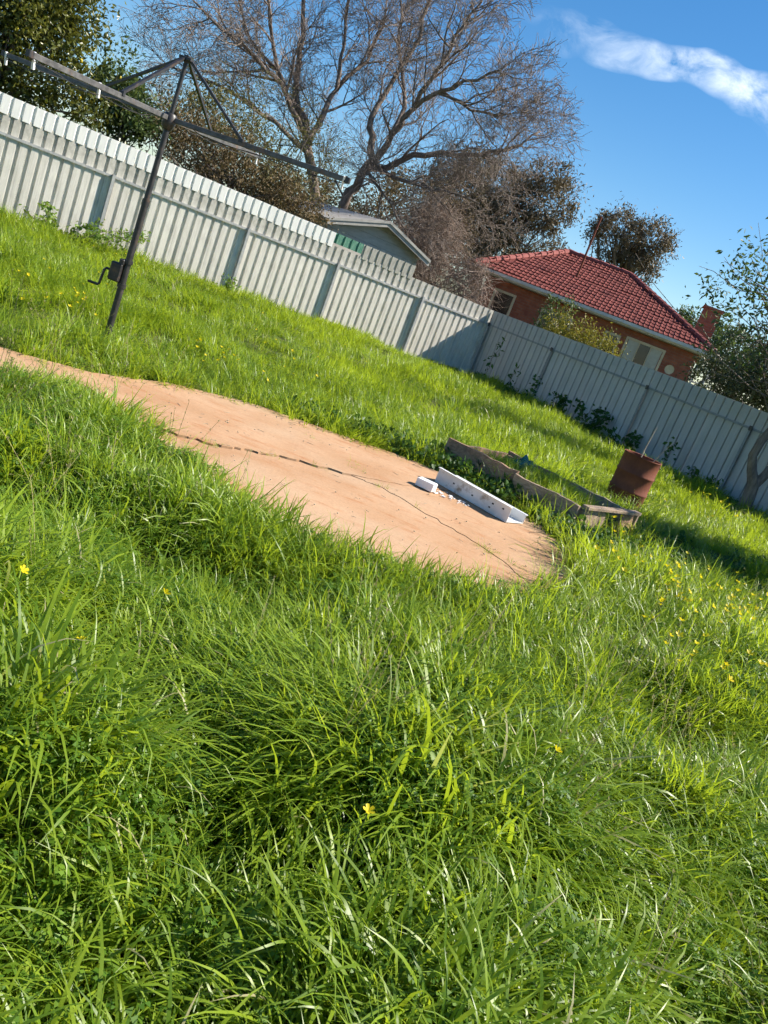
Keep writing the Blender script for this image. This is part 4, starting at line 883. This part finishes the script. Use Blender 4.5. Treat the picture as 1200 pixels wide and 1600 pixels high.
# dark broadleaf weeds along the bed, trough and far edge of the path
bxs, bys = [], []
def strew(cx, cy, sx, sy, n, rot=0):
    a = rng.normal(size=n)*sx; b = rng.normal(size=n)*sy; bxs.append(cx+a*cos(rot)-b*sin(rot)); bys.append(cy+a*sin(rot)+b*cos(rot))
strew(.75, 7.80, .42, .10, 60, -.6); strew(1.55, 7.02, .22, .16, 60); strew(1.95, 7.35, .30, .2, 45); strew(.2, 8.2, .25, .18, 40); strew(-.4, 8.05, .35, .12, 18); strew(2.6, 7.9, .4, .3, 40)
strew(4.2, 8.6, .8, .5, 25)
for v in np.arange(.6, 9, .35): p = fr(v, .35); strew(p.x, p.y, .15, .12, 3)
for u in np.arange(2, 12, .9): p = fl(u, .3); strew(p.x, p.y, .2, .1, 1)
x = np.concatenate(bxs); y = np.concatenate(bys); k = ~inpoly(x, y, PATH) & ~inpoly(x, y, [tuple(p[:2]) for p in (T0-tyv*.03, T1-tyv*.03, T1+tyv*.3, T0+tyv*.3)]) & ~inpoly(x, y, BED); x, y = x[k], y[k]; z0 = np.zeros_like(x)
scatter('broadleaf_weeds', 'dark low broadleaf weeds crowding the garden bed and fence foot', 'weeds', cb_, np.stack([x, y, ground_h(x, y)], -1), np.stack([z0, z0, rng.uniform(0, 6.28, x.shape)], -1), rng.uniform(.7, 1.35, x.shape), rng.integers(0, 4, x.shape))
# small tufts in the cracks of the slab
tf = [blade_clump('crack_tuft', 400+i, 14, .03, .05, .13, .0025, .0045, 5, .5, 1.2) for i in range(3)]
ct = src_coll('crack_tuft', tf); X = []; rq = random.Random(4)
for (cx, cy, n, s) in ((-.92, 5.92, 3, .05), (-.62, 6.14, 2, .05), (-1.25, 5.58, 6, .06), (-1.45, 5.35, 8, .08), (-.33, 6.55, 5, .05), (-.36, 6.72, 3, .03), (.78, 5.66, 9, .07), (.88, 5.55, 8, .06), (-.75, 7.05, 3, .05), (-.95, 7.3, 3, .05), (-.1, 6.26, 2, .03), (.2, 6.1, 1, .02)):
    for i in range(n): X.append((cx+rq.gauss(0, s), cy+rq.gauss(0, s*.4), .0))
X = np.array(X); z0 = np.zeros(len(X)); scatter('crack_grass', 'thin grass tufts sprouting from the cracks in the concrete', 'grass', ct, X, np.stack([z0, z0, rng.uniform(0, 6.28, len(X))], -1), rng.uniform(.7, 1.2, len(X)), rng.integers(0, 3, len(X)))

# seed stalks, dry bits and dock leaves that break up the long grass
m_stalk = leaf_mat('seed_stalk', (.16, .19, .05), (.42, .36, .17), (.4, .36, .14), .3, .6, .3)
def stalk_clump(name, seed):
    rg_ = np.random.default_rng(seed); V = []; F = []; T = []
    for b in range(rg_.integers(2, 5)):
        p = np.array([rg_.normal(0, .03), rg_.normal(0, .03), -.03]); d = np.array([rg_.normal(0, .25), rg_.normal(0, .25), 1.]); d /= np.linalg.norm(d); L = rg_.uniform(.30, .48); bend = rg_.normal(0, .5, 2); tt = rg_.uniform(0, .9); prev = None
        for i in range(7):
            t = i/6; w = .0011; s = np.array([w, w*.6, 0]); k = len(V); V += [p-s, p+s]; T += [tt, tt]
            if prev is not None: F.append((prev, prev+1, k+1, k))
            prev = k
            if t > .62:
                for q in range(4):
                    a = rg_.uniform(0, 6.28); e = np.array([cos(a)*.5, sin(a)*.5, .9])*.016; c2 = p+rg_.normal(0, .002, 3); sd2 = np.array([-sin(a), cos(a), 0])*.0022; k2 = len(V); V += [c2, c2+e*.5+sd2, c2+e, c2+e*.5-sd2]; T += [min(.92, tt+.3)]*4; F.append((k2, k2+1, k2+2, k2+3))
            d = d+np.array([bend[0], bend[1], -.1])*.12*t; d /= np.linalg.norm(d); p = p+d*L/6
    return mesh_np(name, V, F, m_stalk, T)
cs_ = src_coll('seed_stalk', [stalk_clump('seed_stalk', 500+i) for i in range(6)])
x, y = region(.4, 7.0, 5); z0 = np.zeros_like(x); scatter('seed_stalks', 'thin grass seed stalks standing above the long grass', 'grass', cs_, np.stack([x, y, ground_h(x, y)+.02], -1), np.stack([rng.normal(0, .15, x.shape), rng.normal(0, .15, x.shape), rng.uniform(0, 6.28, x.shape)], -1), rng.uniform(.75, 1.1, x.shape), rng.integers(0, 6, x.shape))
def dock_clump(name, seed):
    rg_ = np.random.default_rng(seed); V = []; F = []; T = []
    for b in range(9):
        a = rg_.uniform(0, 6.28); d = np.array([cos(a), sin(a)]); L = rg_.uniform(.12, .22); w = L*.24; tt = rg_.uniform(0, .9); th = rg_.uniform(.2, .6); p = np.array([d[0]*.01, d[1]*.01, .0]); sd2 = np.array([-d[1], d[0], 0]); base = len(V)
        for i in range(7):
            t = i/6; wd = w*(sin(pi*min(1, .12+t*.88))**.8)*.5*(1+.15*rg_.normal()); V += [p-sd2*wd+[0, 0, wd*.35], p, p+sd2*wd+[0, 0, wd*.35]]; T += [tt]*3; ang = th+1.1*t; p = p+np.array([d[0]*sin(ang), d[1]*sin(ang), cos(ang)])*L/6
        for i in range(6): k = base+3*i; F += [(k, k+1, k+4, k+3), (k+1, k+2, k+5, k+4)]
    return mesh_np(name, V, F, m_bright, T, True)
cd_ = src_coll('dock_leaves', [dock_clump('dock_leaves', 520+i) for i in range(4)])
x, y = region(1.2, 7.0, 4); z0 = np.zeros_like(x); scatter('dock_leaves', 'scattered broad green dock leaves among the grass', 'weeds', cd_, np.stack([x, y, ground_h(x, y)+.03], -1), np.stack([z0, z0, rng.uniform(0, 6.28, x.shape)], -1), rng.uniform(.4, .75, x.shape), rng.integers(0, 4, x.shape))
# dry grass bits and grit lying on the slab
lt = MB(); rk = random.Random(14)
while len(lt.v) < 8*220:
    qx, qy = rk.uniform(-3.2, 1.5), rk.uniform(4.4, 7.8)
    if not inpoly(np.array([qx]), np.array([qy]), PATH)[0]: continue
    if rk.random() < .6:
        s_ = rk.uniform(.002, .006); lt.box((qx, qy, .012+s_*.6), (s_, s_*.8, s_*.6), Matrix.Rotation(rk.uniform(0, 3), 3, 'Z'))
    else: lt.box((qx, qy, .0145), (rk.uniform(.01, .035), .0012, .0012), Matrix.Rotation(rk.uniform(0, 3), 3, 'Z'))
tag(lt.build('path_litter', m_stick), 'specks of grit and dry grass lying on the concrete', 'litter', None, 'stuff')

# ---------------------------------------------------------------- yellow flowers
def flower_meshes():
    st = MB().tube([(0, 0, -.05), (.004, .002, .5), (0, 0, 1)], [.0016, .0014, .0012], 4).mesh('stem', m_greenleaf)
    V = []; F = []; T = []
    for k in range(5):
        q = k*2*pi/5; u = np.array([cos(q), sin(q), .9]); v = np.array([-sin(q), cos(q), 0]); b = len(V)
        V += [np.zeros(3), u*.010+v*.006, u*.018+v*.006-[0, 0, .003], u*.020-[0, 0, .005], u*.018-v*.006-[0, 0, .003], u*.010-v*.006]; T += [.2+.13*k]*6; F += [(b, b+1, b+2, b+3), (b, b+3, b+4, b+5)]
    return st, mesh_np('petals', V, F, m_petal, T)
stm, ptm = flower_meshes()
FL = []
rg = random.Random(9)
single = [((570, 1280), 'yellow flower alone among the long arching foreground grass blades'), ((865, 1182), 'single yellow flower above the flattened swath of grass'), ((255, 937), 'small yellow flower in the grass in front of the path'), ((32, 902), 'orange yellow flower low in the grass below the clothes hoist'), ((125, 1012), 'yellow flower beside the dark hollow in the long grass')]
def flower(p, z, sc, label, group):
    gz = float(ground_h(p.x, p.y)); o = tag(empty('yellow_flower', (p.x, p.y, gz)), label, 'flower', group); h = z-gz
    s = obj('stem', stm, o); s.scale = (1, 1, h); q = obj('petals', ptm, o, (0, 0, h), (rg.uniform(-.5, .9), rg.uniform(-.6, .6), rg.uniform(0, 6))); q.scale = (sc,)*3
for px, lb in single: flower(gnd(*px, .34), .36, .75, lb, None)
GRP = 'yellow flowers thick in the grass below the garden bed'
def burst(x0, y0, sx, sy, n, zz, label, group, sc=.9):
    for i in range(n):
        p = gnd(x0+rg.gauss(0, sx), y0+rg.gauss(0, sy), zz)
        if inpoly(np.array([p.x]), np.array([p.y]), PATH)[0] or inpoly(np.array([p.x]), np.array([p.y]), BED)[0]: continue
        flower(p, zz*rg.uniform(.9, 1.15), sc*rg.uniform(.8, 1.3), label, group)
for x0, y0, sx, sy, n in ((1055, 920, 16, 14, 16), (1165, 945, 22, 18, 26), (1110, 925, 30, 20, 14), (1085, 1020, 12, 8, 4), (1150, 1030, 30, 20, 8), (975, 860, 25, 20, 12), (1060, 885, 30, 15, 10), (1050, 980, 25, 15, 6)):
    burst(x0, y0, sx, sy, n, .30, 'yellow flower in the dense patch of blooms below the garden bed', GRP)
for x0, y0, sx, sy, n in ((960, 800, 20, 14, 10), (1130, 770, 35, 18, 14), (1100, 800, 30, 15, 8)):
    burst(x0, y0, sx, sy, n, .25, 'pale yellow flower in the shaded grass around the end of the garden bed', 'pale flowers by the garden bed')
for x0, y0, sx, sy, n in ((130, 470, 25, 15, 16), (60, 440, 40, 25, 14), (330, 555, 25, 10, 12), (200, 400, 80, 20, 10), (430, 560, 70, 30, 16)):
    burst(x0, y0, sx, sy, n, .24, 'tiny yellow flower in the sunlit grass between hoist and fence', 'tiny flowers around the clothes hoist', .8)
